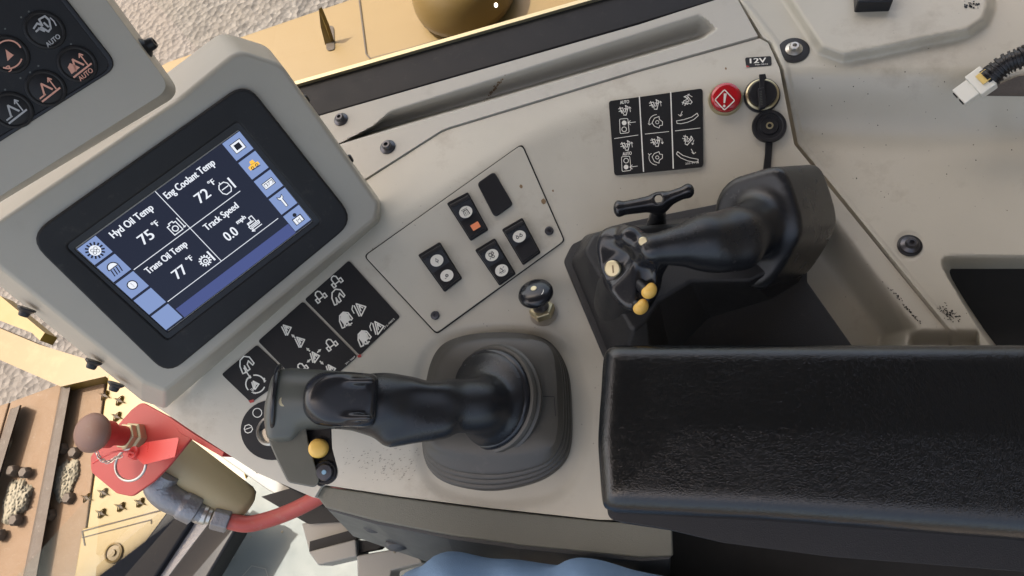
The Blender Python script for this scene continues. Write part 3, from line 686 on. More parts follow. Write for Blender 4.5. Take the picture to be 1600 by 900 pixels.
mb = MB(); fill(mb, q_(.12, .885, .885, .995), SU); mb.build('status_bar', M['scrband'], scr)
for k in range(5):
    t0 = .005 + k * .2
    for s0 in (.002, .888):
        mb = MB(); fill(mb, q_(s0, t0, s0 + .11, t0 + .178), SU); mb.build('screen_button', M['scrbtn'], scr)
def rib(mb, pts, w_, closed=False, lift=.0005):  # line in screen space, width in s units
    P = np.array(pts, float) * [AR, 1]; S = P.copy()
    class T:
        def at(s_, u, v, lift=0): return SU.at(np.asarray(u) / AR, v, lift)
    ribbon(mb, S, T(), w_, closed, lift)
mb = MB()
rib(mb, [(.12, .40), (.80, .40)], .006); rib(mb, [(.12, .79), (.86, .79)], .006); rib(mb, [(.475, .0), (.475, .79)], .006)
mb.build('grid_line', M['scrwhite'], scr)
mb = MB()
def stx(s, s0, t0, wd, h): text(mb, s, SU, (s0, t0), (s0 + wd, t0), (s0, t0 - h), lift=.0005, bold=.0028)
for (lab, a0, wd, t0, val, va, un, ua, hd) in (('Hyd Oil Temp', .165, .245, .125, '75', .245, '°F', .345, .11), ('Eng Coolant Temp', .495, .30, .125, '72', .60, '°F', .70, .11), ('Trans Oil Temp', .155, .25, .525, '77', .24, '°F', .345, .11), ('Track Speed', .53, .21, .525, '0.0', .575, 'mph', .675, .085)):
    stx(lab, a0, t0, wd, .08 if 'p' in lab else .066); stx(val, va, t0 + .165, .072, .088); stx(un, ua, t0 + .105, .032 if un != 'mph' else .055, .052)
mb.build('reading', M['scrwhite'], scr)
def simg(mb, lines, cx, cy, s, w_=.008, closed=False):
    for ln in lines: rib(mb, [(cx + x * s / AR, cy - y * s) for x, y in ln], w_, closed)
Cc = lambda cx, cy, r, n=16, a0=0, a1=360: [(cx + r * math.cos(math.radians(a0 + (a1 - a0) * k / n)), cy + r * math.sin(math.radians(a0 + (a1 - a0) * k / n))) for k in range(n + 1)]
mb = MB()
# oil can with thermometer, engine, tracked machine, gear
simg(mb, [[(-1, .7), (-1, -1), (.6, -1), (.6, .7), (.2, .7), (.2, 1), (-.5, 1), (-.5, .7), (-1, .7)], Cc(-.2, -.2, .45), [(1.1, 1), (1.1, -.9)], [(.9, -.8), (1.3, -.8)]], .425, .32, .052)
simg(mb, [[(-1, .4), (-.6, .9), (.3, .9), (.7, .4), (.7, -.5), (.3, -1), (-.6, -1), (-1, -.5), (-1, .4)], [(-.7, 0), (.5, 0)], [(-.3, .9), (-.3, 1.2)], [(1.2, 1), (1.2, -.9)], [(1.35, 1), (1.35, -.9)]], .755, .305, .052)
simg(mb, [[(-1, -.3), (1, -.3), (.9, -.8), (-.9, -.8), (-1, -.3)], [(-.8, -.2), (-.8, .3), (0, .3), (0, 1), (.6, 1), (.6, -.2)], [(-1, -1.2), (1, -1.2)], [(-.6, -.95), (-1, -1.2), (-.6, -1.45)], [(-.7, .1), (.3, .1)], [(-.7, -.55), (.8, -.55)]], .74, .68, .052)
simg(mb, [Cc(-.2, 0, .65, 24), Cc(-.2, -.1, .28), [(1.0, 1), (1.0, -.9)], [(1.15, 1), (1.15, -.9)]], .42, .70, .052)
for k in range(12):
    a = math.radians(30 * k); simg(mb, [[(-.2 + .7 * math.cos(a), .7 * math.sin(a)), (-.2 + .95 * math.cos(a), .95 * math.sin(a))]], .42, .70, .052, .012)
# button symbols
mb.build('gauge_symbol', M['scrwhite'], scr)
mbw = MB(); mbk = MB(); mbg = MB()
def sfill(m_, pts, cx, cy, s, lift=.0005): fill(m_, [(cx + x * s / AR, cy - y * s) for x, y in pts], SU, lift)
bl = .057; yk = lambda k: .094 + k * .2
sfill(mbw, Cc(0, 0, .72, 24)[:-1], bl, yk(0), .062)
for k in range(14): a = math.radians(360 / 14 * k); simg(mbk, [[(.8 * math.cos(a), .8 * math.sin(a)), (1.1 * math.cos(a), 1.1 * math.sin(a))]], bl, yk(0), .062, .014)
simg(mbk, [Cc(-.25, .2, .2), Cc(.25, .2, .2), Cc(-.25, -.25, .2), Cc(.25, -.25, .2)], bl, yk(0), .062, .004)
sfill(mbw, Cc(0, .1, .7, 14, 0, 180), bl, yk(1), .062); simg(mbk, [Cc(0, .1, .72, 14, 0, 180), [(-.72, .1), (.72, .1)]] + [[(x, -.05), (x - .2, -.9)] for x in (-.5, -.1, .3, .7)], bl, yk(1), .062, .009)
sfill(mbw, Cc(0, 0, .6, 24)[:-1], bl, yk(2), .062); simg(mbk, [Cc(0, 0, .62, 24), [(0, -.3), (0, .3)]], bl, yk(2), .062, .009)
br_ = .943
sfill(mbw, [(-.8, -.7), (.8, -.7), (.8, .7), (-.8, .7)], br_, yk(0), .062); sfill(mbk, [(-.45, -.4), (.45, -.4), (.45, .4), (-.45, .4)], br_, yk(0), .062, .0007); simg(mbk, [[(-.8, -.7), (.8, -.7), (.8, .7), (-.8, .7), (-.8, -.7)]], br_, yk(0), .062, .006)
sfill(mbg, [(-.9, -.4), (.9, -.4), (.9, .1), (.5, .2), (.4, .8), (-.2, .8), (-.3, .3), (-.9, .2)], br_, yk(1), .055); simg(mbk, [[(-.6, -.5), (.8, -.6)], [(-.3, .3), (.5, .2)], Cc(-.4, -.25, .2), Cc(.4, -.25, .2)], br_, yk(1), .055, .006)
sfill(mbw, [(-.9, -.5), (.9, -.5), (.9, .5), (-.9, .5)], br_, yk(2), .058); simg(mbk, [[(-.9, -.5), (.9, -.5), (.9, .5), (-.9, .5), (-.9, -.5)], [(-.7, -.25), (-.3, -.25), (-.3, .25), (-.7, .25), (-.7, -.25)], [(-.1, -.25), (.25, .25), (-.1, .25)], [(.4, -.25), (.7, -.25), (.7, .25), (.4, .25)]], br_, yk(2), .058, .006)
sfill(mbw, [(-.16, -.9), (.16, -.9), (.16, .3), (.4, .55), (.4, .95), (.14, .7), (-.14, .7), (-.4, .95), (-.4, .55), (-.16, .3)], br_, yk(3), .062); simg(mbk, [[(-.16, -.9), (.16, -.9), (.16, .3), (.4, .55), (.4, .95), (.14, .7), (-.14, .7), (-.4, .95), (-.4, .55), (-.16, .3), (-.16, -.9)]], br_, yk(3), .062, .006)
sfill(mbw, [(-.7, -.8), (.7, -.8), (.7, .2), (-.7, .2)], br_, yk(4), .062); sfill(mbk, Cc(0, .6, .3, 14)[:-1], br_, yk(4), .062); simg(mbk, [[(-.7, -.8), (.7, -.8), (.7, .2), (-.7, .2), (-.7, -.8)], [(-.25, -.8), (-.25, -.1)], [(.25, -.8), (.25, -.1)], [(-.1, -.3), (.1, -.3)]], br_, yk(4), .062, .009)
mbw.build('button_symbol', M['scrwhite'], scr); mbk.build('button_outline', M['scrblack'], scr); mbg.build('machine_symbol', M['scrgold'], scr)
# side bolts of the monitor
ed = {}
for (x, y, dx, dy) in ((474, 157, 1, -.6), (543, 250, 1, -.6), (40, 486, -.5, 1), (145, 568, -.5, 1), (180, 603, -.5, 1)):
    c = MP.up(-.035 if x > 300 else -.03).at(x, y); p0 = MP.at(x, y); p1 = MP.at(x + dx * 10, y + dy * 10); dvec = (p1 - p0) / np.linalg.norm(p1 - p0)
    dvec = dvec + MN * .25
    bolt(c - dvec * .003, dvec, .0085, mon, m='black', h=1.2)

# --- keypad
KP = Plane(MP.p + MN * .055, MN)
kp = thing('keypad_panel', 'grey keypad housing with round backlit-symbol membrane buttons at the top left corner', 'keypad', KP.at(120, 150))
prism2b('housing', [(-300, -200), (110, -200), (158, -12), (268, 138), (-60, 345), (-300, 420)], KP, [(-300, -200), (110, -200), (170, -12), (284, 146), (-60, 352), (-300, 420)], KP.up(-.05), M['housing'], kp, [3, 3, 10, 24, 3, 3], .010)
frame_prism('keypad_frame', [(-250, -200), (70, -200), (97, -10), (186, 104), (-20, 234), (-250, 300)], [(-240, -190), (64, -190), (90, -6), (176, 104), (-22, 226), (-240, 290)], KP.up(.0020), .006, M['black'], kp, ro=[2, 2, 6, 22, 5, 5], ri=[2, 2, 6, 18, 5, 5], bevel=.001)
prism('keypad_membrane', [(-240, -190), (64, -190), (90, -6), (176, 104), (-22, 226), (-240, 290)], KP.up(.0012), .006, M['bezel'], kp, r=[2, 2, 6, 18, 5, 5])
KS = KP.up(.0012)
for i, (x, y, mt_) in enumerate(((70, 47, 'kpwhite'), (121, 100, 'kporange'), (72, 138, 'kporange'), (13, 85, 'kporange'), (20, 172, 'kpwhite'))):
    bt = lathe('keypad_button', KS.at(x, y), MN, [(.0150, 0), (.0146, .0016), (.0132, .0022), (.0118, .0014), (.0112, .0018), (.001, .0019)], M['bezel'], kp, seg=36)
    K2 = KS.up(.0021); mb = MB(); rt = -38
    if i == 0:
        for ln in ([(-.9, .5), (-.3, .7), (0, .2), (.1, .9), (.8, .8), (.9, .2), (.5, -.6)], [(-.9, .1), (-.2, .1), (.1, -.7), (.5, -.6)], [(-.5, .2), (-.2, -.4)], [(.3, .3), (.4, -.3)]): ribbon(mb, xf(ln, x - 2, y - 5, 15, rt), K2, 3)
        for ln in ([(1.1, .5), (1.2, 0), (1.1, -.5)],): ribbon(mb, xf(ln, x, y - 3, 15, rt), K2, 2)
    elif i in (1, 2, 4):
        ribbon(mb, xf([(-1, -.75), (1, -.75)], x, y, 17, rt), K2, 3)
        ribbon(mb, xf([(-.5, -.4), (-.1, .6), (.4, -.4)], x, y, 17, rt), K2, 3); ribbon(mb, xf([(.7, -.6), (.7, .6)], x, y, 17, rt), K2, 2); ribbon(mb, xf([(.5, .35), (.7, .65), (.9, .35)], x, y, 17, rt), K2, 2)
        if i == 1: fill(mb, xf([(-1, -.4), (-.9, .3), (-.5, .5), (-.2, 0), (0, -.4)], x, y, 17, rt), K2)
        if i != 1: ribbon(mb, xf([(-1, -.4), (-.4, -.4)], x, y, 17, rt), K2, 2.5)
    else:
        fill(mb, xf([(-.5, -.5), (.1, .6), (.2, .2), (.4, -.4)], x, y, 15, rt), K2)
        ribbon(mb, circ(x, y, 22, None, 12, 0, 200, 330), K2, 2.4); ribbon(mb, circ(x, y, 22, None, 10, 0, 20, 110), K2, 2.4)
    if i in (0, 1): q = xf([(-.75, -1.45), (.75, -1.45), (-.75, -.98)], x, y, 17, rt); text(mb, 'AUTO', K2, q[0], q[1], q[2], bold=.6)
    if i == 3: q = xf([(-.95, -1.35), (-.55, -1.35), (-.95, -.75)], x, y, 17, rt); text(mb, '3', K2, q[0], q[1], q[2], bold=.6)
    mb.build('button_symbol', M[mt_], bt)
mb = MB()
for x, y in ((45, 18), (33, 27), (100, 77), (111, 69), (60, 103), (47, 113), (8, 140), (98, 78), (32, 122), (8, 45)): fill(mb, circ(x, y, 1.6), KS)
mb.build('indicator_dot', M['pod'], kp)
p0 = KP.at(228, 75); p1 = KP.at(238, 69); dv = (p1 - p0) / np.linalg.norm(p1 - p0); bolt(KP.up(-.02).at(224, 76), dv + MN * .3, .009, kp, m='black', h=1.6)

# --- rocker switches
def bil(q, s, t): q = np.array(q, float); return (1 - s) * (1 - t) * q[0] + s * (1 - t) * q[1] + s * t * q[2] + (1 - s) * t * q[3]
def rocker(q, label, icons, lamp=False, ribs=True):
    fl_ = TP
    t = thing('rocker_switch', label, 'switch', fl_.at(*np.array(q, float).mean(0)), 'rocker switches on the switch plate')
    qo = [bil(q, -.02, -.02), bil(q, 1.02, -.02), bil(q, 1.02, 1.02), bil(q, -.02, 1.02)]
    prism('switch_frame', qo, fl_.up(.0035), .0035, M['black'], t, r=3, bevel=.0008)
    prof = [(.0, .0150), (.10, .0156), (.12, .0142), (.5, .0100), (.52, .0098), (.97, .0110), (1.0, .0085)]
    mbk_ = MB(); rings = []
    for tt, h in prof:
        pts = []
        for s_ in (.04, .96): p = bil(q, s_, tt * .92 + .05); pts.append(fl_.at(p[0], p[1], h))
        rings.append(pts)
    V = []; F = []
    for pts in rings: V += [pts[0], pts[1], pts[1] - fl_.n * .0095, pts[0] - fl_.n * .0095]
    for k in range(len(rings) - 1):
        for i in range(4): j = (i + 1) % 4; F.append([k * 4 + i, k * 4 + j, (k + 1) * 4 + j, (k + 1) * 4 + i])
    F += [[0, 1, 2, 3], [len(V) - 1, len(V) - 2, len(V) - 3, len(V) - 4]]
    rk = mesh_obj('rocker', V, F, M['black'], t, bevel=.0009, seg=2)
    if ribs:
        for s_ in (.2, .36, .52, .68, .84):
            p = bil(q, s_, .14); c = fl_.at(p[0], p[1], .0142); mbk_.add(*box_mesh(c, [1, 0, 0], [0, 1, 0], [0, 0, 1], .0012, .0026, .0022))
        mbk_.build('finger_rib', M['bezel'], rk)
    long_ = np.degrees(math.atan2(q[3][1] - q[0][1], q[3][0] - q[0][0])) - 90
    for (s_, tt, h, kind) in icons:
        p = bil(q, s_, tt * .92 + .05); sf = fl_.up(h + .0013)
        if kind == 'lamp':
            mb = MB(); a = [bil(q, s_ + dx, tt * .92 + .05 + dy) for dx, dy in ((-.2, -.075), (.22, -.075), (.22, .075), (-.2, .075))]; fill(mb, rnd(a, 1), sf); mb.build('lamp_window', M['orange'], rk); continue
        mb = MB(); fill(mb, circ(p[0], p[1], 10.6, 9.2, 24, rot=-28), sf); ic = mb.build('symbol_disc', M['ivory'], rk)
        mb = MB(); r0 = long_
        S = {'hopper': [[(-.6, -.7), (-.5, .4), (.5, .4), (.6, -.7), (-.6, -.7)], [(-.7, .7), (.7, .7)], [(-.2, .2), (-.2, -.5)], [(.2, .2), (.2, -.5)]],
             'drop': [[(0, .5), (-.3, -.1), (0, -.4), (.3, -.1), (0, .5)], [(0, -.4), (0, -.7)]], 'dot': [Cc(0, 0, .3, 8), [(-.3, 0), (.3, 0)], [(-.7, -.4), (-.4, -.4)]],
             'gear': [Cc(-.3, .2, .35, 8), Cc(.35, .3, .25, 8), Cc(.1, -.4, .3, 8), [(-.8, -.6), (-.3, -.3)], [(-.6, .7), (.5, .7)]],
             'machine': [[(-.7, -.3), (0, .6), (.3, -.3), (-.7, -.3)], [(.1, .2), (.8, .5)], [(-.5, -.6), (.6, -.6)], [(.5, -.1), (.7, -.4)]],
             'lights': [Cc(-.45, 0, .28, 8), Cc(.45, 0, .28, 8), [(-.15, 0), (.15, 0)], [(-.6, .5), (-.3, .4)], [(.3, .4), (.7, .5)]]}[kind]
        for ln in S: ribbon(mb, xf(ln, p[0], p[1], 7, -30), sf, 1.2, lift=.0003)
        mb.build('symbol', M['black'], ic)
    return t
rocker([(654, 399), (687, 379), (721, 434), (694, 455)], 'leftmost rocker switch with two white symbol discs, alone at the left of the plate', [(.5, .30, .0124, 'drop'), (.5, .76, .0108, 'dot')])
rocker([(699, 318), (731, 301), (762, 358), (735, 375)], 'upper rocker switch with one white disc and an orange lamp window', [(.5, .36, .0120, 'hopper'), (.55, .80, .0108, 'lamp')], ribs=False)
rocker([(743, 391), (773, 373), (805, 427), (780, 445)], 'lower middle rocker switch with two white discs showing gears and a machine', [(.5, .28, .0128, 'gear'), (.5, .76, .0108, 'machine')])
rocker([(785, 359), (816, 341), (844, 394), (817, 413)], 'right rocker switch with a single white disc beside the plate screw', [(.5, .34, .0122, 'lights')])
bc = TP
tag(prism('blanking_cover', [(745, 286), (772, 267), (802, 319), (773, 340)], bc.up(.004), .004, M['black'], r=7, bevel=.0014), 'plain black blanking cover in the empty slot above the switches', 'cover')

# --- decals
W_ = 2.0
def dozer(mb, x, y, s, rot, sf):
    for ln in ([(-.5, -.2), (-.5, .5), (-.2, .8), (.2, .8), (.5, .5), (.5, -.2)], [(-1, -.9), (-1, -.2), (-.5, -.2), (-.5, -.9), (-1, -.9)], [(.5, -.9), (.5, -.2), (1, -.2), (1, -.9), (.5, -.9)], [(-.5, -.5), (.5, -.5)]): ribbon(mb, xf(ln, x, y, s, rot), sf, W_)
def blade(mb, x, y, s, rot, sf, arc=True):
    for ln in ([(-.7, -.8), (.1, .9), (.7, -.4), (-.7, -.8)], [(-.2, -.3), (.15, .4), (.3, -.2)], [(-.9, -.6), (-.3, .9)]): ribbon(mb, xf(ln, x, y, s, rot), sf, W_)
    if arc: ribbon(mb, xf([(-1.1, .2), (-.9, .8), (-.4, 1.1)], x, y, s, rot), sf, W_ * .8)
def arrow(mb, x, y, s, rot, sf):
    fill(mb, xf([(-.8, -.1), (-.8, .9), (.9, 0), (-.8, -.9)], x, y, s * .7, rot), sf); ribbon(mb, xf([(-1.3, 0), (0, 0)], x, y, s, rot), sf, W_)
def hand(mb, x, y, s, rot, sf, filled=False):
    o = [(-1, -.8), (-.7, .2), (-.2, .8), (.5, .9), (1, .4), (1, -.6), (.7, -.7), (.6, .1), (.2, -.2), (.1, -.9), (-.3, -.9), (-.2, -.1), (-.6, -.9)]
    if filled: fill(mb, xf([(-.5, -.6), (-.5, .3), (0, .8), (.6, .8), (.9, .2), (.7, -.6)], x, y, s, rot), sf)
    ribbon(mb, xf(o, x, y, s, rot), sf, W_, True)
DS = CS.up(.0006)
DC = CS
def fitplane(q, lift):
    P = CS.at(np.array(q, float)[:, 0], np.array(q, float)[:, 1]); c = P.mean(0); n = np.linalg.svd(P - c)[2][2]; n = n * np.sign(n[2]); return Plane(c + n * (lift + max(0, ((P - c) @ n).max() * .5)), n)
DS_all = DS
DS = fitplane([(545, 407), (625, 495), (562, 555), (403, 533), (346, 585), (392, 629), (500, 480), (470, 560)], .0015)
dc = thing('lever_pattern_decal', 'black three-panel decal of white lever diagrams between screen and switch plate', 'decal', DS.at(480., 520.))
for q in ([(545, 407), (625, 495), (562, 555), (476, 468)], [(473, 471), (558, 557), (487, 619), (403, 533)], [(401, 539), (452, 587), (392, 629), (346, 585)]):
    prism('decal_panel', q, DS, .003, M['decal'], dc, r=4)
mb = MB(); rt = -38
dozer(mb, 524, 438, 9, rt, DS); dozer(mb, 499, 462, 9, rt, DS); hand(mb, 526, 463, 11, rt, DS); blade(mb, 563, 482, 11, rt - 10, DS); hand(mb, 538, 499, 11, rt, DS, True); blade(mb, 591, 511, 11, rt, DS); hand(mb, 567, 528, 11, rt, DS, True)
arrow(mb, 546, 508, 4, 140, DS); arrow(mb, 573, 537, 4, 140, DS)
blade(mb, 448, 514, 9, rt - 10, DS, False); arrow(mb, 457, 524, 4, 222, DS); blade(mb, 469, 533, 9, rt - 10, DS, False); arrow(mb, 480, 545, 4, 222, DS); blade(mb, 492, 557, 9, rt, DS, False)
arrow(mb, 500, 547, 4, -42, DS); dozer(mb, 516, 537, 9, rt, DS); arrow(mb, 481, 565, 4, 140, DS); arrow(mb, 504, 568, 4, 42, DS); blade(mb, 517, 577, 9, rt, DS, False); dozer(mb, 471, 574, 8, rt, DS)
hand(mb, 383, 569, 12, rt, DS); ribbon(mb, [(381, 575), (391, 590)], DS, W_); blade(mb, 399, 601, 7, rt, DS, False)
for a0 in (20, 140, 260): ribbon(mb, circ(399, 600, 15, 14, 8, 0, a0, a0 + 85), DS, W_); e = circ(399, 600, 15, 14, 2, 0, a0 + 84, a0 + 86)[0]; arrow(mb, e[0], e[1], 3, a0 + 175, DS)
text(mb, '372-9803', DS, (600, 515), (617, 499), (598, 513)); text(mb, '391-3087', DS, (541, 570), (556, 558), (539, 568))
text(mb, '1', DS, (390, 592), (393, 590), (388, 588)); text(mb, '2', DS, (412, 598), (416, 595), (410, 592)); text(mb, '3', DS, (393, 614), (397, 611), (390, 609))
mb.build('printed_diagram', M['white'], dc)
mb = MB(); fill(mb, [(558, 556), (563, 553), (565, 558), (560, 559)], DS, .0002); fill(mb, [(388, 626), (396, 624), (397, 628), (391, 630)], DS, .0002); mb.build('red_corner', M['red'], dc)

D6F = fitplane([(951, 158), (1098, 138), (1099, 260), (960, 274), (1025, 205)], .0022)
DS = D6F
d6 = thing('attachment_decal', 'black six-panel decal of white attachment symbols left of the red lamp', 'decal', DS.at(1025., 205.))
D6 = [(951, 158), (1098, 138), (1099, 260), (960, 274)]
prism('decal_panel', D6, DS, .003, M['decal'], d6, r=5)
mb = MB(); D2 = DS
ribbon(mb, [(999, 151), (1005.5, 268)], D2, 1.8); ribbon(mb, [(1048, 144), (1052, 263)], D2, 1.8)
for a, b in (((960, 216.5), (997, 211)), ((1008, 209.5), (1045, 205.5)), ((1055, 204.5), (1094, 200))): ribbon(mb, [a, b], D2, .9)
def clamp(mb, x, y, s, rot, up=True):
    for ln in ([(-1, .5), (-.2, .6), (0, -.3)], [(-1, 0), (-.4, .1), (-.2, -.6)], [(-.7, .8), (-.5, -.4)], [(-.2, -.8), (.3, -.9), (.9, .6), (.4, 1), (.5, .5), (.2, -.3)], [(.1, .4), (.7, .2)]): ribbon(mb, xf(ln, x, y, s, rot), D2, 1.2)
    ribbon(mb, xf([(1.2, -.4), (1.2, .5)], x, y, s, rot), D2, .8); ribbon(mb, xf([(1.0, .3 if up else -.2), (1.2, .6 if up else -.5), (1.4, .3 if up else -.2)], x, y, s, rot), D2, .8)
def auto(mb, x, y): text(mb, 'AUTO', D2, (x - 7, y + 3.4), (x + 7, y + 1.6), (x - 7.3, y - 1.8), bold=.35)
auto(mb, 976, 159.5); clamp(mb, 975, 173, 8, -8); clamp(mb, 978, 228, 8, -8); auto(mb, 980, 240)
for (x, y, top) in ((975, 197, 1), (978, 256, 0)):
    ribbon(mb, rnd([(x - 7, y - 11), (x + 6, y - 12), (x + 8, y + 10), (x - 6, y + 12)], 2, 2), D2, .9, True)
    for k in (0, 1):
        cc = circ(x + .3, y - 5 + 10 * k, 3.7, None, 14)
        if k == 1 - top: fill(mb, cc, D2)
        else: ribbon(mb, cc, D2, 1, True)
    yy = y - 5 if top else y + 5
    ribbon(mb, [(x + 6, yy), (x + 18, yy - 1.5)], D2, .9); ribbon(mb, [(x + 10, yy - 3.5), (x + 6, yy), (x + 10, yy + 3)], D2, .9)
clamp(mb, 1023, 164, 8, -8); clamp(mb, 1025, 222, 8, -8, False); clamp(mb, 1074, 158, 8, -60); clamp(mb, 1074, 219, 8, 20, False)
for (x, y, fl2) in ((1027, 191, 1), (1027, 246, -1)):
    L_ = [(-.9, -.1), (-.5, .7), (.3, 1), (.35, .5), (.9, .1), (.9, -.5), (.4, -.6), (.3, -1), (-.5, -.7)]
    ribbon(mb, [(x + a * 9, y - b * 9 * fl2) for a, b in L_], D2, 1, True); ribbon(mb, circ(x, y, 2.6, None, 10), D2, .9, True)
    ar = circ(x, y, 13, 12, 8, 0, 160 if fl2 > 0 else 95, 265 if fl2 > 0 else 200); ribbon(mb, ar, D2, .9); e = ar[0] if fl2 > 0 else ar[-1]; ribbon(mb, [e + [-2, -2], e, e + [3, -2]], D2, .9)
for (x, y, fl2) in ((1074, 184, 1), (1074, 243, -1)):
    L_ = [(-1, -.45), (-.3, -.25), (.4, .1), (.9, .65), (1, .3), (.6, -.25), (0, -.65), (-.6, -.85), (-.95, -.8)]
    ribbon(mb, [(x + a * 17 * (1 if fl2 > 0 else 1), y - b * 11 * fl2 * (1 if fl2 > 0 else 1)) if fl2 > 0 else (x - a * 17, y - b * 11 + 1) for a, b in L_], D2, 1, True)
    ax_ = -11 if fl2 > 0 else 10; ribbon(mb, [(x + ax_ + (3 if fl2 > 0 else -4), y - 10), (x + ax_, y - 3)], D2, .9); ribbon(mb, [(x + ax_ - 3, y - 5), (x + ax_, y - 2.5), (x + ax_ + 3, y - 5)], D2, .9)
text(mb, '309-9118', D2, (1071, 257.5), (1092, 255), (1070.6, 254.5))
mb.build('printed_symbol', M['white'], d6)
DS = DS_all
d12 = thing('socket_decal', 'small black decal reading 12V above the power socket', 'decal', DS.at(1185., 96.))
prism('decal_panel', [(1164, 90), (1205, 87.5), (1206, 102), (1166, 105)], DS, .0004, M['decal'], d12, r=3)
mb = MB(); text(mb, '12V', DS, (1172, 99), (1197, 97.4), (1171.7, 91.5), bold=.9); text(mb, '166-3816', DS, (1180, 102), (1200, 100.8), (1180, 100)); mb.build('lettering', M['white'], d12)
mb = MB(); fill(mb, [(1166, 102), (1171, 103.5), (1170, 105), (1166, 105)], DS, .0004); mb.build('red_corner', M['red'], d12)

# ignition switch with its dial decal
ig = thing('ignition_switch', 'key switch in a round black dial decal behind the front lever head', 'key switch', DS.at(430., 672.))
mb = MB(); o = circ(425, 672, 49, 47, 40); fill(mb, o, DS, .0); mb.build('dial_decal', M['decal'], ig)
mb = MB(); ribbon(mb, circ(402, 645, 7), DS, 1.3, True); ribbon(mb, xf([(-.8, .3), (-.4, .8), (.4, .8), (.8, .3), (.8, -.4), (.3, -.8), (-.4, -.8), (-.8, -.4)], 388, 670, 7.5, -20), DS, 1.3, True); ribbon(mb, [(383, 671), (392, 668)], DS, 1.1); mb.build('printed_symbol', M['white'], ig)
lathe('lock_ring', DS.at(426., 672.), (0, 0, 1), [(.0185, 0), (.0185, .004), (.0165, .006), (.0145, .0055), (.0142, .002), (.001, .002)], M['zinc'], ig)

# --- red warning lamp, power socket, tethered plug
c = CS.at(1133., 156.); cn = CS.tangent(1133., 156.).n
wl = thing('warning_lamp', 'round red warning lamp with a white exclamation mark in a diamond', 'warning lamp', c)
lathe('lamp_bezel', c, cn, [(.0190, 0), (.0190, .004), (.0182, .006), (.0170, .0062), (.0168, .002)], M['brass'], wl, seg=40)
ln_ = lathe('red_lens', c, cn, [(.0166, .002), (.0166, .0105), (.0155, .0125), (.012, .0136), (.006, .0140), (.001, .0141)], M['redlens'], wl, seg=40, sharp=60)
LS = Plane(c + cn * .0143, cn); mb = MB(); cc = (1134, 155)
ribbon(mb, rnd([(1132, 140), (1148, 157), (1132, 172), (1117, 156)], 2, 2), LS, 1.7, True); fill(mb, [(1131, 146), (1135.5, 146), (1133, 161), (1130.5, 161)], LS); fill(mb, circ(1131.5, 165.5, 2), LS); mb.build('warning_symbol', M['ivory'], ln_)
c = CS.at(1190., 150.); cn = CS.tangent(1190., 150.).n
ps = thing('power_socket', 'round power socket closed by a black ribbed cap below the 12V decal', 'power socket', c)
lathe('socket_flange', c, cn, [(.0200, 0), (.0200, .003), (.0185, .0045)], M['black'], ps, seg=40)
lathe('socket_ring', c, cn, [(.0182, .003), (.0182, .0058), (.0165, .0070), (.0150, .0065)], M['brass'], ps, seg=40)
lathe('cap', c, cn, [(.0152, .004), (.0152, .009), (.0140, .0105), (.001, .0105)], M['black'], ps, seg=40)
CPn = Plane(c + cn * .018, cn)
cg = prism('cap_grip', [(1184, 138), (1195, 136), (1198, 166), (1187, 170)], CPn, .009, M['black'], ps, r=2, bevel=.0012)
mb = MB()
for k in range(9): ribbon(mb, [(1187 + k * .2, 143 + k * 2.6), (1190 + k * .2, 142.6 + k * 2.6)], CPn, 1.0, lift=.0004)
mb.build('cap_ridge', M['pod'], cg)
prism('cap_tab', [(1186, 116), (1196, 115), (1198, 122), (1195, 124), (1195, 142), (1187, 142), (1187, 124)], CPn.up(-.004), .003, M['black'], ps, bevel=.0006)
c = CS.at(1201., 201.) + [0, 0, .004]; cn = CS.tangent(1201., 201.).n
pg = thing('rubber_plug', 'round black rubber plug with a small brass eye on a strap below the socket', 'plug', c)
lathe('plug_disc', c, cn, [(.0185, -.002), (.0190, .001), (.0180, .0034), (.0150, .0032), (.0140, .0022), (.0105, .0022), (.0095, .0036), (.004, .0038)], M['black'], pg, seg=40)
lathe('eyelet', c + cn * .0036, cn, [(.0040, 0), (.0040, .0010), (.0024, .0012), (.0022, -.0008)], M['brass'], pg, seg=20)
prism('strap', [(1196, 217), (1208, 217), (1206, 240), (1204, 268), (1192, 268), (1195, 240)], CS.up(.003), .0025, M['black'], pg, bevel=.0008)

# --- black pull knob
kn = thing('push_pull_knob', 'round black mushroom knob on a brass nut below the switch plate', 'knob', CS.at(848., 490.))
c = CS.at(849., 489.); kt = CS.up(.0).at(849., 489.) ; ax_ = (W(836, 456, float(z_console(849., 489.)) + .034) - c); L0 = np.linalg.norm(ax_); ax_ /= L0
lathe('washer', c, (0, 0, 1), [(.0165, 0), (.0165, .0018), (.012, .0020)], M['zinc'], kn)
V, F = lathe_mesh(c, ax_, [(.0150, .001), (.0150, .009), (.0130, .0105), (.010, .0108)], 6); mesh_obj('hex_nut', V, F, M['brass'], kn, bevel=.0006)
lathe('stem', c, ax_, [(.0095, .008), (.0095, L0 * .8), (.006, L0 * .8)], M['steel'], kn)
hd = lathe('knob_head', c, ax_, [(.009, L0 - .010), (.0175, L0 - .0085), (.0200, L0 - .005), (.0202, L0 - .002), (.0185, L0 + .0015), (.014, L0 + .0042), (.008, L0 + .0054), (.001, L0 + .0058)], M['gripsm'], kn, seg=48, sharp=70)
KT = Plane(c + ax_ * (L0 + .0062), ax_); mb = MB(); ribbon(mb, circ(837, 454, 12, 9, 7, 0, -60, 40), KT, .9, lift=-.0015); mb.build('printed_arrow', M['white'], hd)
lathe('badge', c + ax_ * (L0 + .0055), ax_, [(.0035, 0), (.0033, .0008), (.001, .0009)], M['brass'], hd, seg=16)

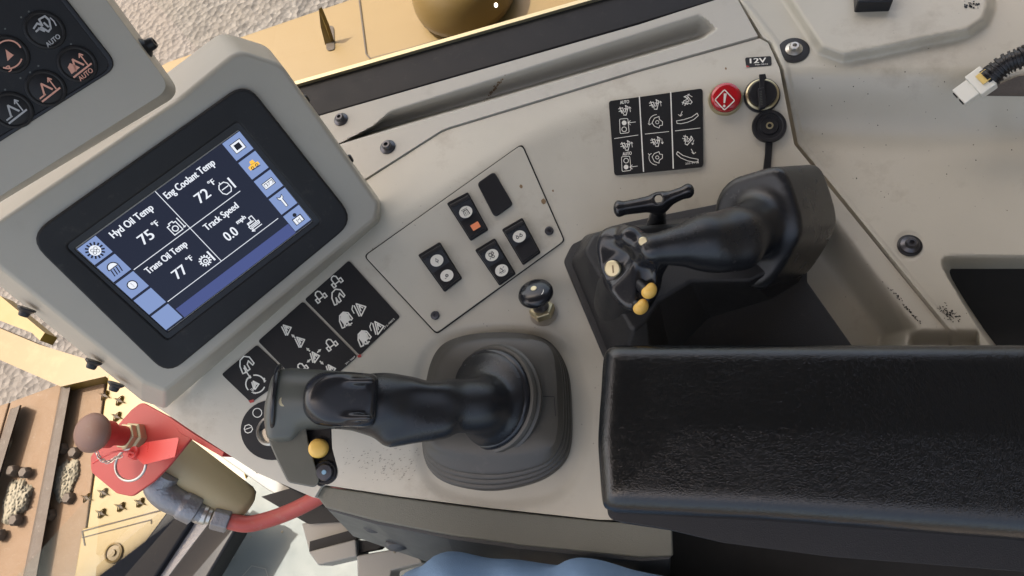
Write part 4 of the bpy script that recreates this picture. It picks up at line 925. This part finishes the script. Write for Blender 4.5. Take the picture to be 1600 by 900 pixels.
# --- FRONT JOYSTICK ------------------------------------------------
js = thing('front_joystick', 'black joystick lever on a ribbed rubber boot, leaning towards the screen', 'joystick', W(780, 650, -.02))
zb = float(z_console(780., 760.))
base_o = rnd([(664, 655), (672, 560), (735, 522), (842, 528), (880, 556), (894, 610), (896, 690), (868, 742), (780, 768), (700, 752), (668, 715)], 40, 5)
top_o = rnd([(668, 640), (690, 560), (740, 524), (842, 530), (866, 556), (876, 640), (868, 695), (840, 716), (750, 728), (690, 712), (664, 690)], 40, 5)
A = closed_smooth([(665, 655), (671, 600), (682, 563), (702, 540), (745, 528), (800, 525), (846, 531), (872, 550), (889, 585), (894, 640), (893, 694), (880, 726), (848, 750), (800, 764), (755, 767), (705, 757), (678, 738), (666, 708)], 120)
# base on the console, top above it
bz = zb; tz = zb + .048
Ab = W(A[:, 0], A[:, 1], bz); cb_ = Ab.mean(0)
Tq = closed_smooth([(669, 655), (677, 600), (686, 566), (704, 543), (745, 530), (800, 528), (840, 532), (860, 545), (868, 575), (871, 635), (870, 675), (862, 698), (838, 708), (800, 714), (745, 714), (700, 708), (677, 698), (669, 680)], 120)
Tt = W(Tq[:, 0], Tq[:, 1], tz)
rings = []
cT = Tt.mean(0)
lev = [(0, 0), (-.01, .12)]
for k_ in range(4):
    a_ = .02 + k_ * .15; h_ = .14 + k_ * .19; lev += [(a_ + .34, h_ - .02), (a_ + .34, h_ + .02), (a_ - .01, h_ + .03), (a_ - .03, h_ + .045), (a_ - .03, h_ + .095), (a_ - .01, h_ + .115), (a_ + .06, h_ + .135)]
lev += [(.70, .90), (.88, .95), (1.0, 1.0)]
for a_, h_ in lev: r_ = Ab * (1 - a_) + Tt * a_; r_ = r_.copy(); r_[:, 2] = bz + (tz - bz) * h_; rings.append(r_)
for f_, h_ in ((.93, .002), (.80, .004), (.60, .005), (.35, .005)): r_ = cT + (Tt - cT) * f_; r_ = r_.copy(); r_[:, 2] = tz + h_; rings.append(r_)
V, F = loft(rings); mesh_obj('boot', V, F, M['boot'], js, sharp=38)
# boot crease across the top right
mb = MB(); ribbon(mb, [(826, 618), (866, 620), (868, 650)], PZ(tz + .0052), 1.2, lift=.001); mb.build('moulding_line', M['bezel'], js)
# skirt dish tilted with the lever
g0 = W(757, 622, tz + .012); g1 = W(620, 630, tz + .085)
dn = (g1 - g0) / np.linalg.norm(g1 - g0); dn = dn + np.array([0, 0, .95]); dn /= np.linalg.norm(dn)
lathe('skirt', g0, dn, [(.030, -.012), (.052, -.010), (.054, -.006), (.0535, -.003), (.0515, -.001), (.048, .0005), (.036, .002), (.001, .002)], M['gripsm'], js, seg=64, sharp=60)
lathe('skirt_seal', g0 - dn * .010, dn, [(.050, -.012), (.060, -.010), (.0605, -.006), (.058, -.004), (.0575, -.002), (.0585, 0), (.057, .003), (.0545, .004)], M['boot'], js, seg=64)
def Wg(u, v, h): return W(u, v, zb + h)
P1, P2, P3 = Wg(748, 633, .085), Wg(672, 636, .115), Wg(600, 632, .135)
P4, P5 = Wg(520, 626, .150), Wg(452, 624, .158)
ga = (P5 - P1) / np.linalg.norm(P5 - P1); vw = np.array([0, 0, HCAM]) - P3; vw /= np.linalg.norm(vw); gs = np.cross(vw, ga); gs /= np.linalg.norm(gs); gn = np.cross(ga, gs)
if gs[1] < 0: gs = -gs                           # gs points up in the picture, gn to the viewer
if gn @ vw < 0: gn = -gn
px_ = np.linalg.norm(Wg(601, 632, .135) - P3)   # metres per survey point at the grip
def fgrip(P):
    s0 = frame_of(dn); d = sd_cone(P, g0 + dn * .012, P1, .020, 37 * px_)
    d = smin(d, sd_ell(P, g0 - dn * .002, s0[0], s0[1], dn, .0505, .0505, .012), .026)
    d = smin(d, sd_cone(P, P1, P2, 38 * px_, 44 * px_, (gn, .85)), .012)
    d = smin(d, sd_cone(P, P2 + gs * 2 * px_, P3 - gs * 2 * px_, 43 * px_, 44 * px_, (gn, .85)), .012)
    d = smin(d, sd_cone(P, Wg(690, 657, .112), Wg(612, 674, .128), 26 * px_, 23 * px_), .006)     # palm swell
    d = smin(d, sd_cone(P, P3, P4, 42 * px_, 40 * px_, (gn, .8)), .012)
    d = smax(d, -sd_ell(P, P2 + gs * 60 * px_ + gn * 15 * px_, ga, gs, gn, 22 * px_, 22 * px_, 40 * px_), .014)
    d = smax(d, -sd_ell(P, P2 + gn * 52 * px_ + gs * 5 * px_, ga, gs, gn, 40 * px_, 24 * px_, 22 * px_), .014)
    return d
lo, hi = bounds([g0, P1, P2, P3, P4], .05); solid('grip', fgrip, lo, hi, .0024, M['grip'], js, 3)
def fhead(P):
    d = sd_cone(P, P5 + ga * -4 * px_, Wg(560, 625, .146), 46 * px_, 40 * px_, (gn, .85))
    d = smax(d, (P - (P5 + ga * 28 * px_)) @ ga, .006)            # flat end
    d = smin(d, sd_box(P, P5 + gs * -30 * px_ + ga * 5 * px_, ga, gs, gn, 22 * px_, 30 * px_, 24 * px_, .008), .012)
    return d
lo, hi = bounds([P5, Wg(560, 625, .146)], .055); hdd = solid('head', fhead, lo, hi, .0024, M['pod'], js, 3)
# collar ring on the head's rim
Rm = P5 + ga * 17 * px_
th = np.linspace(0, 2 * math.pi, 60); rp = Rm + np.outer(np.cos(th), gs * 47 * px_) + np.outer(np.sin(th), gn * 40 * px_) - gs * 0 * px_
tube('head_rim', rp, .0025, M['gripsm'], js)
# thumb pad on the head, with ridges
def fpad(P):
    d = sd_box(P, Wg(532, 624, .160) + gn * 16 * px_, ga, gs, gn, 52 * px_, 38 * px_, 24 * px_, .007)
    d = smax(d, sd_ell(P, Wg(545, 624, .160) + gn * 4 * px_, ga, gs, gn, 66 * px_, 48 * px_, 42 * px_), .004)
    for s_ in (-25, 25): d = smin(d, sd_cone(P, Wg(518, 624, .160) + gn * 34 * px_ + gs * s_ * px_, Wg(578, 624, .158) + gn * 34 * px_ + gs * s_ * px_, .0034, .0034), .0015)
    return d
lo, hi = bounds([Wg(470, 624, .16), Wg(590, 624, .19)], .04); solid('thumb_pad', fpad, lo, hi, .0020, M['gripsm'], js, 2)
# lower switch block
sw = [(421, 648), (518, 650), (520, 672), (527, 718), (524, 745), (497, 764), (448, 755), (432, 720), (418, 680)]
prism2b('switch_block', [(424, 640), (474, 640), (482, 690), (500, 752), (492, 762), (450, 754), (434, 722), (420, 690)], PZ(zb + .158), [(424, 640), (474, 640), (480, 690), (500, 752), (492, 762), (450, 754), (434, 722), (420, 690)], PZ(zb + .115), M['pod'], js, [4, 4, 4, 10, 10, 12, 12, 8], .005)
prism2b('button_face', [(468, 640), (517, 640), (519, 700), (527, 730), (520, 750), (500, 762), (488, 750), (474, 692)], PZ(zb + .150), [(468, 640), (517, 640), (519, 700), (527, 730), (520, 750), (500, 762), (488, 750), (474, 692)], PZ(zb + .113), M['black'], js, [4, 4, 4, 10, 10, 8, 8, 5], .004)
bn = np.array([.25, -.12, .9]); bn /= np.linalg.norm(bn)
c = Wg(500, 701, .149); bb = lathe('button_collar', c, bn, [(.0112, -.002), (.0112, .003), (.0098, .0038), (.0090, .003)], M['black'], js)
lathe('yellow_button', c, bn, [(.0090, 0), (.0090, .010), (.0080, .0125), (.005, .0138), (.001, .0142)], M['ybtn'], js, sharp=70)
c = Wg(509, 738, .149); lathe('button_collar', c, bn, [(.0112, -.002), (.0112, .003), (.0098, .0045), (.0082, .0045), (.0080, .003)], M['gripsm'], js)
b2 = lathe('round_button', c, bn, [(.0078, .001), (.0078, .0070), (.0068, .0085), (.001, .0088)], M['steel'], js)
lathe('button_dot', c + bn * .0088, bn, [(.0022, 0), (.0020, .0006), (.0003, .0007)], mat('pale_blue', (.25, .42, .55), .4), b2, seg=14)
c = P5 + gn * 39.5 * px_ + ga * 4 * px_; lathe('screw', W(444.5, 627, (P5 + gn * 40 * px_)[2] - .001), gn, [(.0052, -.004), (.0052, .0005), (.0045, .001), (.002, .001), (.0016, -.001)], M['brass'], js, seg=18)

# --- REAR JOYSTICK (fixed pod) --------------------------------------
rj = thing('rear_joystick', 'black hand grip growing out of a tall black pod beside the armrest', 'joystick', W(1100, 450, -.05))
zr = -.05
def Q(u, v, z): return W(u, v, z)
px2 = .70e-3
# pod base: skirt that rises from the console around the well
def fbase(P):
    b0 = Q(1010, 470, .0); X = np.array([1., 0, 0]); Y = np.array([0, 1., 0]); Z = np.array([0, 0, 1.])
    return None
bo = rnd([(884, 405), (905, 372), (950, 352), (1120, 322), (1250, 300), (1270, 440), (1330, 545), (1330, 620), (960, 620), (944, 556)], [14, 20, 20, 30, 20, 20, 10, 5, 5, 12], 5)
bo_t = rnd([(918, 384), (926, 366), (958, 352), (1120, 330), (1215, 320), (1200, 440), (1200, 470), (1100, 480), (1000, 540), (965, 520)], [10, 14, 14, 30, 20, 20, 10, 25, 20, 12], 5)
Bq = resample(bo, 90, True)
def align(a, b):                              # start two outlines at matching corners
    return a, b
# flange on the console
prism('flange', [(880, 408), (900, 366), (960, 350), (1120, 318), (1260, 300), (1262, 440), (1336, 545), (1336, 620), (962, 620), (943, 558)], CS.up(.0) if False else PZ(-.040), .012, M['basebl'], rj, r=[12, 18, 18, 10, 8, 8, 4, 4, 4, 10], bevel=.003)
X = np.array([1., 0, 0]); Y = np.array([0, 1., 0]); Z = np.array([0, 0, 1.])
LB = [(891, 410), (912, 368), (960, 356), (1130, 330), (1240, 312), (1255, 440), (1205, 470), (1110, 500), (1050, 560), (1020, 600), (962, 600), (948, 552)]
LT = [(912, 392), (926, 366), (965, 356), (1110, 346), (1200, 340), (1215, 420), (1170, 440), (1080, 440), (1030, 470), (1010, 500), (990, 520), (972, 490)]
LM = [tuple(lerp(a, b, .5)) for a, b in zip(LB, LT)]
rr_ = [12, 18, 18, 20, 14, 14, 14, 14, 14, 14, 10, 14]
a0 = rnd(LB, rr_, 5); a1 = rnd(LT, rr_, 5)
V, F = loft([W(a0[:, 0], a0[:, 1], -.045), W(a1[:, 0], a1[:, 1], .035)]); mesh_obj('pod_skirt', V, F, M['basebl'], rj, bevel=.011, seg=5)
# tall column the grip comes out of
h0 = .052
Cc0 = Q(1215, 340, .035)
CT = [(1128, 306), (1140, 276), (1205, 260), (1266, 260), (1284, 280), (1300, 335), (1272, 400), (1225, 452), (1180, 445), (1150, 400), (1120, 340)]
ga2 = (Q(1020, 385, .10) - Q(1235, 345, .06)); ga2 /= np.linalg.norm(ga2)
colp = Q(1232, 338, .055); vw2 = (CP - colp) / np.linalg.norm(CP - colp)
gs2 = np.cross(vw2, ga2); gs2 /= np.linalg.norm(gs2)
if gs2[1] < 0: gs2 = -gs2
gn2 = np.cross(ga2, gs2)
if gn2 @ vw2 < 0: gn2 = -gn2
pxr = np.linalg.norm(Q(1233, 338, .055) - colp)
def px3(u, v, z): return Q(u, v, z)
K1, K2_, K3, K4, K5 = px3(1218, 345, .070), px3(1170, 365, .088), px3(1120, 378, .098), px3(1065, 382, .104), px3(1010, 392, .108)
FN = np.array([-.57, -.40, .72]); FN /= np.linalg.norm(FN)
FP = Plane(px3(1200, 345, .062), FN)
FO = closed_smooth([(1112, 345), (1118, 308), (1138, 282), (1170, 270), (1205, 261), (1222, 268), (1236, 300), (1248, 345), (1246, 372), (1222, 418), (1196, 450), (1165, 450), (1135, 415), (1116, 380)], 60)
G0, G1, G2, G3, G4 = px3(1208, 338, .045), px3(1150, 372, .082), px3(1102, 379, .096), px3(1060, 384, .104), px3(1020, 390, .108)
def fcol(P):
    d = sd_slab(P, FP, FO, .095, .007)
    d = smax(d, -sd_ell(P, FP.at(1185., 350.) + FN * .030, frame_of(FN)[0], frame_of(FN)[1], FN, 62 * pxr, 86 * pxr, 56 * pxr), .010)
    g = sd_cone(P, G0, G1, 40 * pxr, 47 * pxr, (gn2, .9))
    g = smin(g, sd_cone(P, G1, G2, 46 * pxr, 41 * pxr, (gn2, .9)), .010)
    g = smin(g, sd_cone(P, px3(1160, 392, .084), px3(1132, 400, .090), 26 * pxr, 24 * pxr), .010)
    g = smin(g, sd_cone(P, G2, G3, 40 * pxr, 27 * pxr), .014)
    g = smin(g, sd_cone(P, G3, G4, 26 * pxr, 26 * pxr), .010)
    return smin(d, g, .016)
lo, hi = bounds([px3(1330, 240, .05), px3(1300, 520, -.05), px3(1010, 392, .12), px3(1120, 250, .02)], .05); solid('grip', fcol, lo, hi, .0027, M['grip'], rj, 3)
# head hood
hc = px3(975, 412, .095); ha = np.array([-.25, -.42, .87]); ha /= np.linalg.norm(ha)
HN = np.array([-.32, -.22, .92]); HN /= np.linalg.norm(HN)
HP = Plane(px3(975, 415, .098), HN); ha1, hb1, _n = frame_of(HN)
HO = closed_smooth([(929, 385), (936, 362), (955, 351), (982, 350), (1008, 366), (1034, 396), (1030, 410), (1022, 425), (1018, 446), (1004, 474), (988, 485), (970, 480), (950, 456), (935, 422)], 60)
def fhood(P):
    d = sd_slab(P, HP, HO, .030, .006)
    d = smax(d, -sd_ell(P, HP.at(957., 425.) + HN * .001, ha1, hb1, HN, 12 * pxr, 34 * pxr, 9 * pxr), .006)
    d = smax(d, -sd_cone(P, HP.at(1008., 420.) + HN * .004, HP.at(1010., 470.) - HN * .004, 17 * pxr, 17 * pxr), .003)
    v_ = sd_cone(P, HP.at(948., 372.) - HN * .008, HP.at(985., 370.) + HN * .000, 14 * pxr, 16 * pxr)
    v_ = smin(v_, sd_cone(P, HP.at(985., 370.) + HN * .0, HP.at(1018., 394.) + HN * .002, 16 * pxr, 14 * pxr), .006)
    d = smin(d, v_, .006)
    d = smin(d, sd_cone(P, HP.at(1010., 392.) - HN * .004, G4, 20 * pxr, 24 * pxr), .008)
    d = smin(d, sd_cone(P, HP.at(957., 420.) - HN * .012, HP.at(957., 420.) - HN * .0105, .0098, .0092), .003)
    return d
lo, hi = bounds([px3(940, 370, .08), px3(1035, 480, .07), px3(1030, 380, .11)], .035); solid('head', fhood, lo, hi, .0018, M['gripsm'], rj, 2)
lathe('neck', px3(978, 432, .075), (-.1, .1, -1), [(.022, 0), (.028, .05), (.03, .09)], M['basebl'], rj)
c = HP.at(957., 420.) + HN * .0005; nb = (CP - c) / np.linalg.norm(CP - c); nb = nb + np.array([-.35, 0, 0]); nb /= np.linalg.norm(nb)
lathe('badge', c, nb, [(.0078, -.003), (.0078, 0), (.0068, .0008), (.001, .001)], M['brass'], rj, seg=24)
mb = MB(); ribbon(mb, [(957, 415), (958, 426)], Plane(c + nb * .0012, nb), 1.6); mb.build('badge_mark', M['chip'], rj)
for (x, y, z_) in ((1013, 457, .098), (1000, 482, .090)):
    c = px3(x, y, z_); V, F = surfnet(lambda P: smin(sd_ell(P, c, X, Y, Z, .0064, .0058, .0064), sd_ell(P, c + np.array([.003, .003, .0]), X, Y, Z, .005, .006, .006), .002), c - .015, c + .015, .0012); mesh_obj('yellow_button', V, F, M['ybtn'], rj, sharp=0)
    lathe('button_stem', c, (-.3, .5, -.3), [(.0055, .002), (.0055, .016)], M['black'], rj)
c = HP.at(1012., 381.) + HN * .0125; lathe('badge', c, vw2, [(.0042, -.003), (.0042, 0), (.0035, .0006), (.001, .0007)], M['brass'], rj, seg=18)

# T-handle lever
th_ = thing('t_handle_lever', 'black T-shaped pull handle with a hole through its bar, behind the rear grip', 'lever', CS.at(1030., 372.))
H1, H2, H3 = Q(972, 326, .055), Q(1030, 316, .055), Q(1073, 299, .062)
def ft(P):
    d = sd_cone(P, H1, H2, 12 * pxr, 15 * pxr)
    d = smin(d, sd_cone(P, H2, H3, 14 * pxr, 10 * pxr), .006)
    d = smin(d, sd_ell(P, Q(966, 326, .055), X, Y, Z, 8 * pxr, 15 * pxr, 13 * pxr), .004)
    d = smin(d, sd_ell(P, Q(1076, 298, .062), X, Y, Z, 9 * pxr, 12 * pxr, 12 * pxr), .004)
    d = smin(d, sd_cone(P, H2 - Z * .004, Q(1026, 350, .005), 11 * pxr, 18 * pxr), .012)
    d = smax(d, -sd_cone(P, Q(1029, 311, .072), Q(1029, 311, .045), .0042, .0042), .001)
    return d
lo, hi = bounds([H1, H3, Q(1026, 352, .0), Q(1029, 311, .08)], .02); solid('handle', ft, lo, hi, .0017, M['gripsm'], th_, 2)
lathe('spindle', Q(1026, 352, .012), (0, 0, -1), [(.008, 0), (.008, .04)], M['steel'], th_)

# --- ARMREST
ar = thing('armrest', 'padded black grained armrest pad in the lower right', 'armrest', W(1250, 700, .05))
AT = PZ(.120)
up = [(951, 549), (1100, 545), (1750, 543), (1750, 850), (1597, 834), (1200, 806), (1000, 796), (949, 791)]
dn_ = [(938, 556), (1100, 560), (1750, 560), (1750, 900), (1597, 888), (1200, 850), (1000, 826), (936, 812)]
# rounded slab by rings
def ring(outl, z_, n=160): o = resample(outl, n, True); return W(o[:, 0], o[:, 1], z_)
o_up = rnd([(944, 541), (1750, 541), (1750, 858), (1597, 842), (1200, 812), (960, 800), (941, 796), (934, 690)], [16, 1, 1, 40, 60, 60, 18, 150], 8)
base_r = ring(o_up, .105, 110)
def frest(P):
    d2 = sd_poly(P[:, 0], P[:, 1], base_r[:, :2]); r_ = .016
    top = .122 + .004 * ss(-d2 / .10) - .010 * ss((.02 - P[:, 1]) / .12) * 0
    bot = .070
    dz = np.maximum(P[:, 2] - top, bot - P[:, 2]) + r_; dx = d2 + r_ + .03 * np.clip(.095 - P[:, 2], 0, .03)
    return np.hypot(np.maximum(dx, 0), np.maximum(dz, 0)) + np.minimum(np.maximum(dx, dz), 0) - r_
lo = base_r.min(0) - .012; hi = base_r.max(0) + .012; lo[2] = .06; hi[2] = .135
V, F = surfnet(frest, lo, hi, .0038); pd = mesh_obj('pad', V, F, M['leather'], ar, sharp=0); sm_ = pd.modifiers.new('smooth', 'SMOOTH'); sm_.iterations = 3
# lower shell of the armrest
o_lo = rnd([(960, 560), (1750, 560), (1750, 905), (1597, 893), (1300, 870), (1130, 848), (1040, 826), (950, 812), (942, 700)], [16, 1, 1, 40, 60, 60, 60, 18, 100], 8)
a_ = W(o_lo[:, 0], o_lo[:, 1], .075); b_ = a_.copy(); b_[:, 2] = .01; cc_ = a_.mean(0); b_ = cc_ + (b_ - cc_) * [.97, .92, 1] ; b_[:, 2] = .012
V, F = loft([a_, b_]); mesh_obj('shell', V, F, M['shell'], ar, bevel=.012, seg=5)
V, F = box_mesh(W(1450, 700, -.12), X, Y, Z, .20, .10, .30); mesh_obj('bracket', V, F, M['dark'], ar, bevel=.004)

# --- wiring harness
wh = thing('wiring_harness', 'corrugated black conduit ending in a white two-pin connector', 'cable', SS.at(1550., 118.) + [0, 0, .01])
zc0 = float(z_side(1545., 118.)) + .030
pth = smooth_path([W(1720, 10, zc0 + .03), W(1650, 62, zc0 + .03), W(1600, 88, zc0 + .022), (W(1570, 101, zc0 + .014)), W(1546, 122, zc0 + .004)], 150)
cum = np.r_[0, np.cumsum(np.linalg.norm(np.diff(pth, axis=0), axis=1))]
pr = resample(pth, 480); s_ = np.linspace(0, cum[-1], 480); rad = .0098 + .0011 * np.sign(np.sin(s_ / .0044 * 2 * math.pi))
tube('conduit', pr, rad, M['black'], wh, seg=18)
e0 = W(1548, 118, zc0 + .004); e1 = W(1499, 153, zc0 - .012); ax1 = (e1 - e0) / np.linalg.norm(e1 - e0); az1 = Z - ax1 * (Z @ ax1); az1 /= np.linalg.norm(az1); ay1 = np.cross(az1, ax1)
LL = np.linalg.norm(e1 - e0); cnn = thing  # noqa
mb = MB(); V, F = box_mesh(e0 + ax1 * LL * .30, ax1, ay1, az1, LL * .5, .026, .014); mb.add(V, F)
co_ = mb.build('connector', M['whitepl'], wh, bevel=.0012)
V, F = box_mesh(e0 + ax1 * LL * .78, ax1, ay1, az1, LL * .48, .020, .010); mesh_obj('connector_nose', V, F, M['whitepl'], co_, bevel=.001)
mb = MB()
for s_ in (-.0048, .0048): mb.add(*box_mesh(e0 + ax1 * (LL * 1.019) + ay1 * s_, ax1, ay1, az1, .002, .0055, .0050))
mb.build('pin_opening', M['bezel'], co_)
V, F = box_mesh(e0 + ax1 * LL * .18 + az1 * .0078, ax1, ay1, az1, LL * .32, .012, .003); mesh_obj('latch', V, F, M['amberpl'], co_, bevel=.0006)
tube('tape_wrap', resample([e0 - ax1 * .004, e0 + ax1 * .006], 6), .0108, M['seal'], wh)

# --- fire actuator (red bracket)
AZ = -.08
fa = thing('pull_actuator', 'red bracket with a faded mushroom pull knob, safety ring and red tag', 'emergency pull', W(210, 720, AZ))
ac = W(210, 700, AZ)
kc = W(143, 676, AZ + .060); nc = W(212, 683, AZ); an = (kc - nc) / np.linalg.norm(kc - nc)
BN = an * .35 + np.array([-.15, -.1, .95]); BN /= np.linalg.norm(BN); BP = Plane(nc, (-.12, -.12, 1))
prism('bracket_plate', [(221, 628), (262, 650), (303, 680), (288, 698), (262, 730), (240, 752), (206, 776), (182, 771), (142, 738), (141, 713), (180, 668), (205, 640)], BP, .004, M['red'], fa, r=[10, 5, 4, 4, 6, 10, 12, 10, 14, 12, 6, 6], bevel=.0012)
prism('bracket_arm', [(262, 650), (304, 679), (350, 706), (347, 714), (336, 708), (298, 686), (280, 676)], BP.up(.002), .022, M['red'], fa, bevel=.001)
V, F = lathe_mesh(nc, an, [(.019, -.002), (.019, .008), (.0165, .010), (.013, .010)], 6); mesh_obj('lock_nut', V, F, M['brass'], fa, bevel=.0008)
V, F = lathe_mesh(nc, an, [(.0165, .010), (.0165, .017), (.0150, .018), (.012, .018)], 6); mesh_obj('lock_nut', V, F, M['brass'], fa, bevel=.0008)
LK = np.linalg.norm(kc - nc)
lathe('plunger', nc, an, [(.0125, .01), (.0125, LK * .55), (.0165, LK * .60), (.0165, LK * .78), (.012, LK * .86), (.012, LK * .95)], M['red'], fa)
lathe('pull_knob', kc, an + vw * .35, [(.010, -.010), (.021, -.008), (.0235, -.003), (.0235, .0005), (.021, .005), (.015, .0085), (.007, .010), (.001, .0104)], M['knobred'], fa, seg=40, sharp=70)
rc = W(204, 726, AZ + .018); th = np.linspace(0, 2 * math.pi, 50); ra, rb, rn = frame_of((-.2, -.1, 1))
tube('safety_ring', rc + np.outer(np.cos(th) * .0215, [1, .1, .05]) + np.outer(np.sin(th) * .0185, [-.1, 1, .25]), .0017, M['zinc'], fa)
TG = Plane(W(240, 705, AZ + .030), (-.2, .1, 1))
tgo = prism('seal_tag', [(211, 703), (228, 691), (280, 683), (273, 714), (224, 726), (214, 716)], TG, .0012, M['redtag'], fa, r=3, bevel=.0003)
lathe('seal_body', TG.at(210, 708), (-.2, .1, 1), [(.0078, -.004), (.0078, .003), (.0065, .004), (.004, .004), (.0035, .002), (.0012, .002), (.001, .0045)], M['redtag'], tgo)
tube('seal_wire', smooth_path([W(210, 708, AZ + .03), W(185, 705, AZ + .036), W(165, 712, AZ + .03), W(145, 724, AZ + .026)], 30), .0011, M['redtag'], tgo, seg=8)
mbc = MB(); cpts = smooth_path([W(152, 708, AZ + .034), W(158, 718, AZ + .028), W(170, 722, AZ + .024), W(180, 716, AZ + .024), W(192, 712, AZ + .024)], 14)
for i in range(13):
    c = cpts[i]; d = cpts[i + 1] - c; d /= np.linalg.norm(d); e = np.cross(d, [0, 0, 1.]); e /= np.linalg.norm(e)
    if i % 2: e = np.cross(d, e)
    tt_ = np.linspace(0, 2 * math.pi, 12); mbc.add(*tube_mesh(c + np.outer(np.cos(tt_) * .0032, d) + np.outer(np.sin(tt_) * .0020, e), .0006, 6))
mbc.build('chain', M['zinc'], fa)
cy = thing('gas_cylinder', 'tan metal cylinder hanging below the red bracket', 'cylinder', W(330, 760, -.16))
c0, c1 = W(268, 716, -.145), W(380, 800, -.22); cx_ = (c1 - c0) / np.linalg.norm(c1 - c0); LC = np.linalg.norm(c1 - c0); sc_ = np.linalg.norm(W(331, 760, -.18) - W(330, 760, -.18)); rC = 34 * sc_
lathe('cylinder_body', c0, cx_, [(rC * .7, -.004), (rC, 0), (rC, LC * .90), (rC * .93, LC * .96), (rC * .7, LC), (rC * .2, LC * 1.01)], M['cyl'], cy, seg=48, sharp=50)
vC = CP - (c0 + c1) / 2; vC /= np.linalg.norm(vC)
mb = MB(); nC = vC - cx_ * (vC @ cx_); nC /= np.linalg.norm(nC); text(mb, 'FIST OD', Plane(c0 + nC * (rC * 1.0) + cx_ * LC / 2, nC), (347, 770), (360, 744), (356, 776), lift=.0005) if False else None
fa2 = thing('hose_assembly', 'red hydraulic hose with a cast elbow and hex fitting', 'hose', W(320, 800, -.18))
e0_ = smooth_path([W(262, 738, -.125), W(250, 756, -.13), W(262, 775, -.14), W(290, 790, -.155), W(316, 803, -.17)], 40)
rr2 = np.interp(np.linspace(0, 1, 40), [0, .15, .3, .7, .72, .9, .91, 1], [17, 20, 21, 18, 20, 20, 14, 14]) * sc_
tube('elbow', e0_, rr2, M['galv'], fa2, seg=24)
f0 = W(316, 803, -.17); f1 = W(336, 803, -.18); f2 = W(364, 816, -.19); fx = (f2 - f0) / np.linalg.norm(f2 - f0)
lathe('fitting_collar', f0 - fx * .008, fx, [(.0125, 0), (.0135, .004), (.0135, .014), (.011, .016), (.011, .020)], M['zinc'], fa2)
V, F = lathe_mesh(f0 + fx * .014, fx, [(.0145, 0), (.016, .002), (.016, .020), (.0145, .022)], 6); mesh_obj('hex_fitting', V, F, M['galv'], fa2, bevel=.001)
tube('hose_line', smooth_path([f0 + fx * .034, W(385, 819, -.195), W(415, 813, -.20), W(452, 800, -.20), W(492, 780, -.19), W(540, 750, -.17)], 60), 11 * sc_, M['hose'], fa2, seg=24)

# --- operator's legs
def flegs(P):
    a = W(718, 1016, -.06); b = W(935, 1034, -.06); c = W(1020, 990, -.10); e = W(1300, 1150, -.15)
    d = sd_cone(P, a, b, .088, .080); d = smin(d, sd_cone(P, b, e, .085, .10), .03)
    d = smin(d, sd_cone(P, W(990, 978, -.04), W(1040, 982, -.04), .038, .038), .02)
    d = smin(d, sd_cone(P, a, W(600, 1150, -.45), .082, .065), .02)
    a2 = W(640, 1300, -.22); d = smin(d, sd_cone(P, a2, e, .085, .10), .03)
    w_ = P @ np.array([1., .5, .3]); d = d + .0022 * np.sin(w_ * 95 + 4 * np.sin(P[:, 1] * 22)) + .0012 * np.sin((P @ np.array([.3, 1., .8])) * 160)
    return d
lo, hi = bounds([W(668, 985, -.20), W(905, 1000, -.18), W(1300, 1150, -.25), W(640, 1300, -.22), W(600, 1150, -.45), W(1020, 900, -.05)], .12)
lo[1] -= .1; hi[2] = .08; V, F = surfnet(flegs, lo, hi, .005); pe = mesh_obj('person', V, F, M['denim'], None, sharp=0)
tag(pe, 'person seated at the bottom edge, only the knees in faded blue jeans visible', 'person')
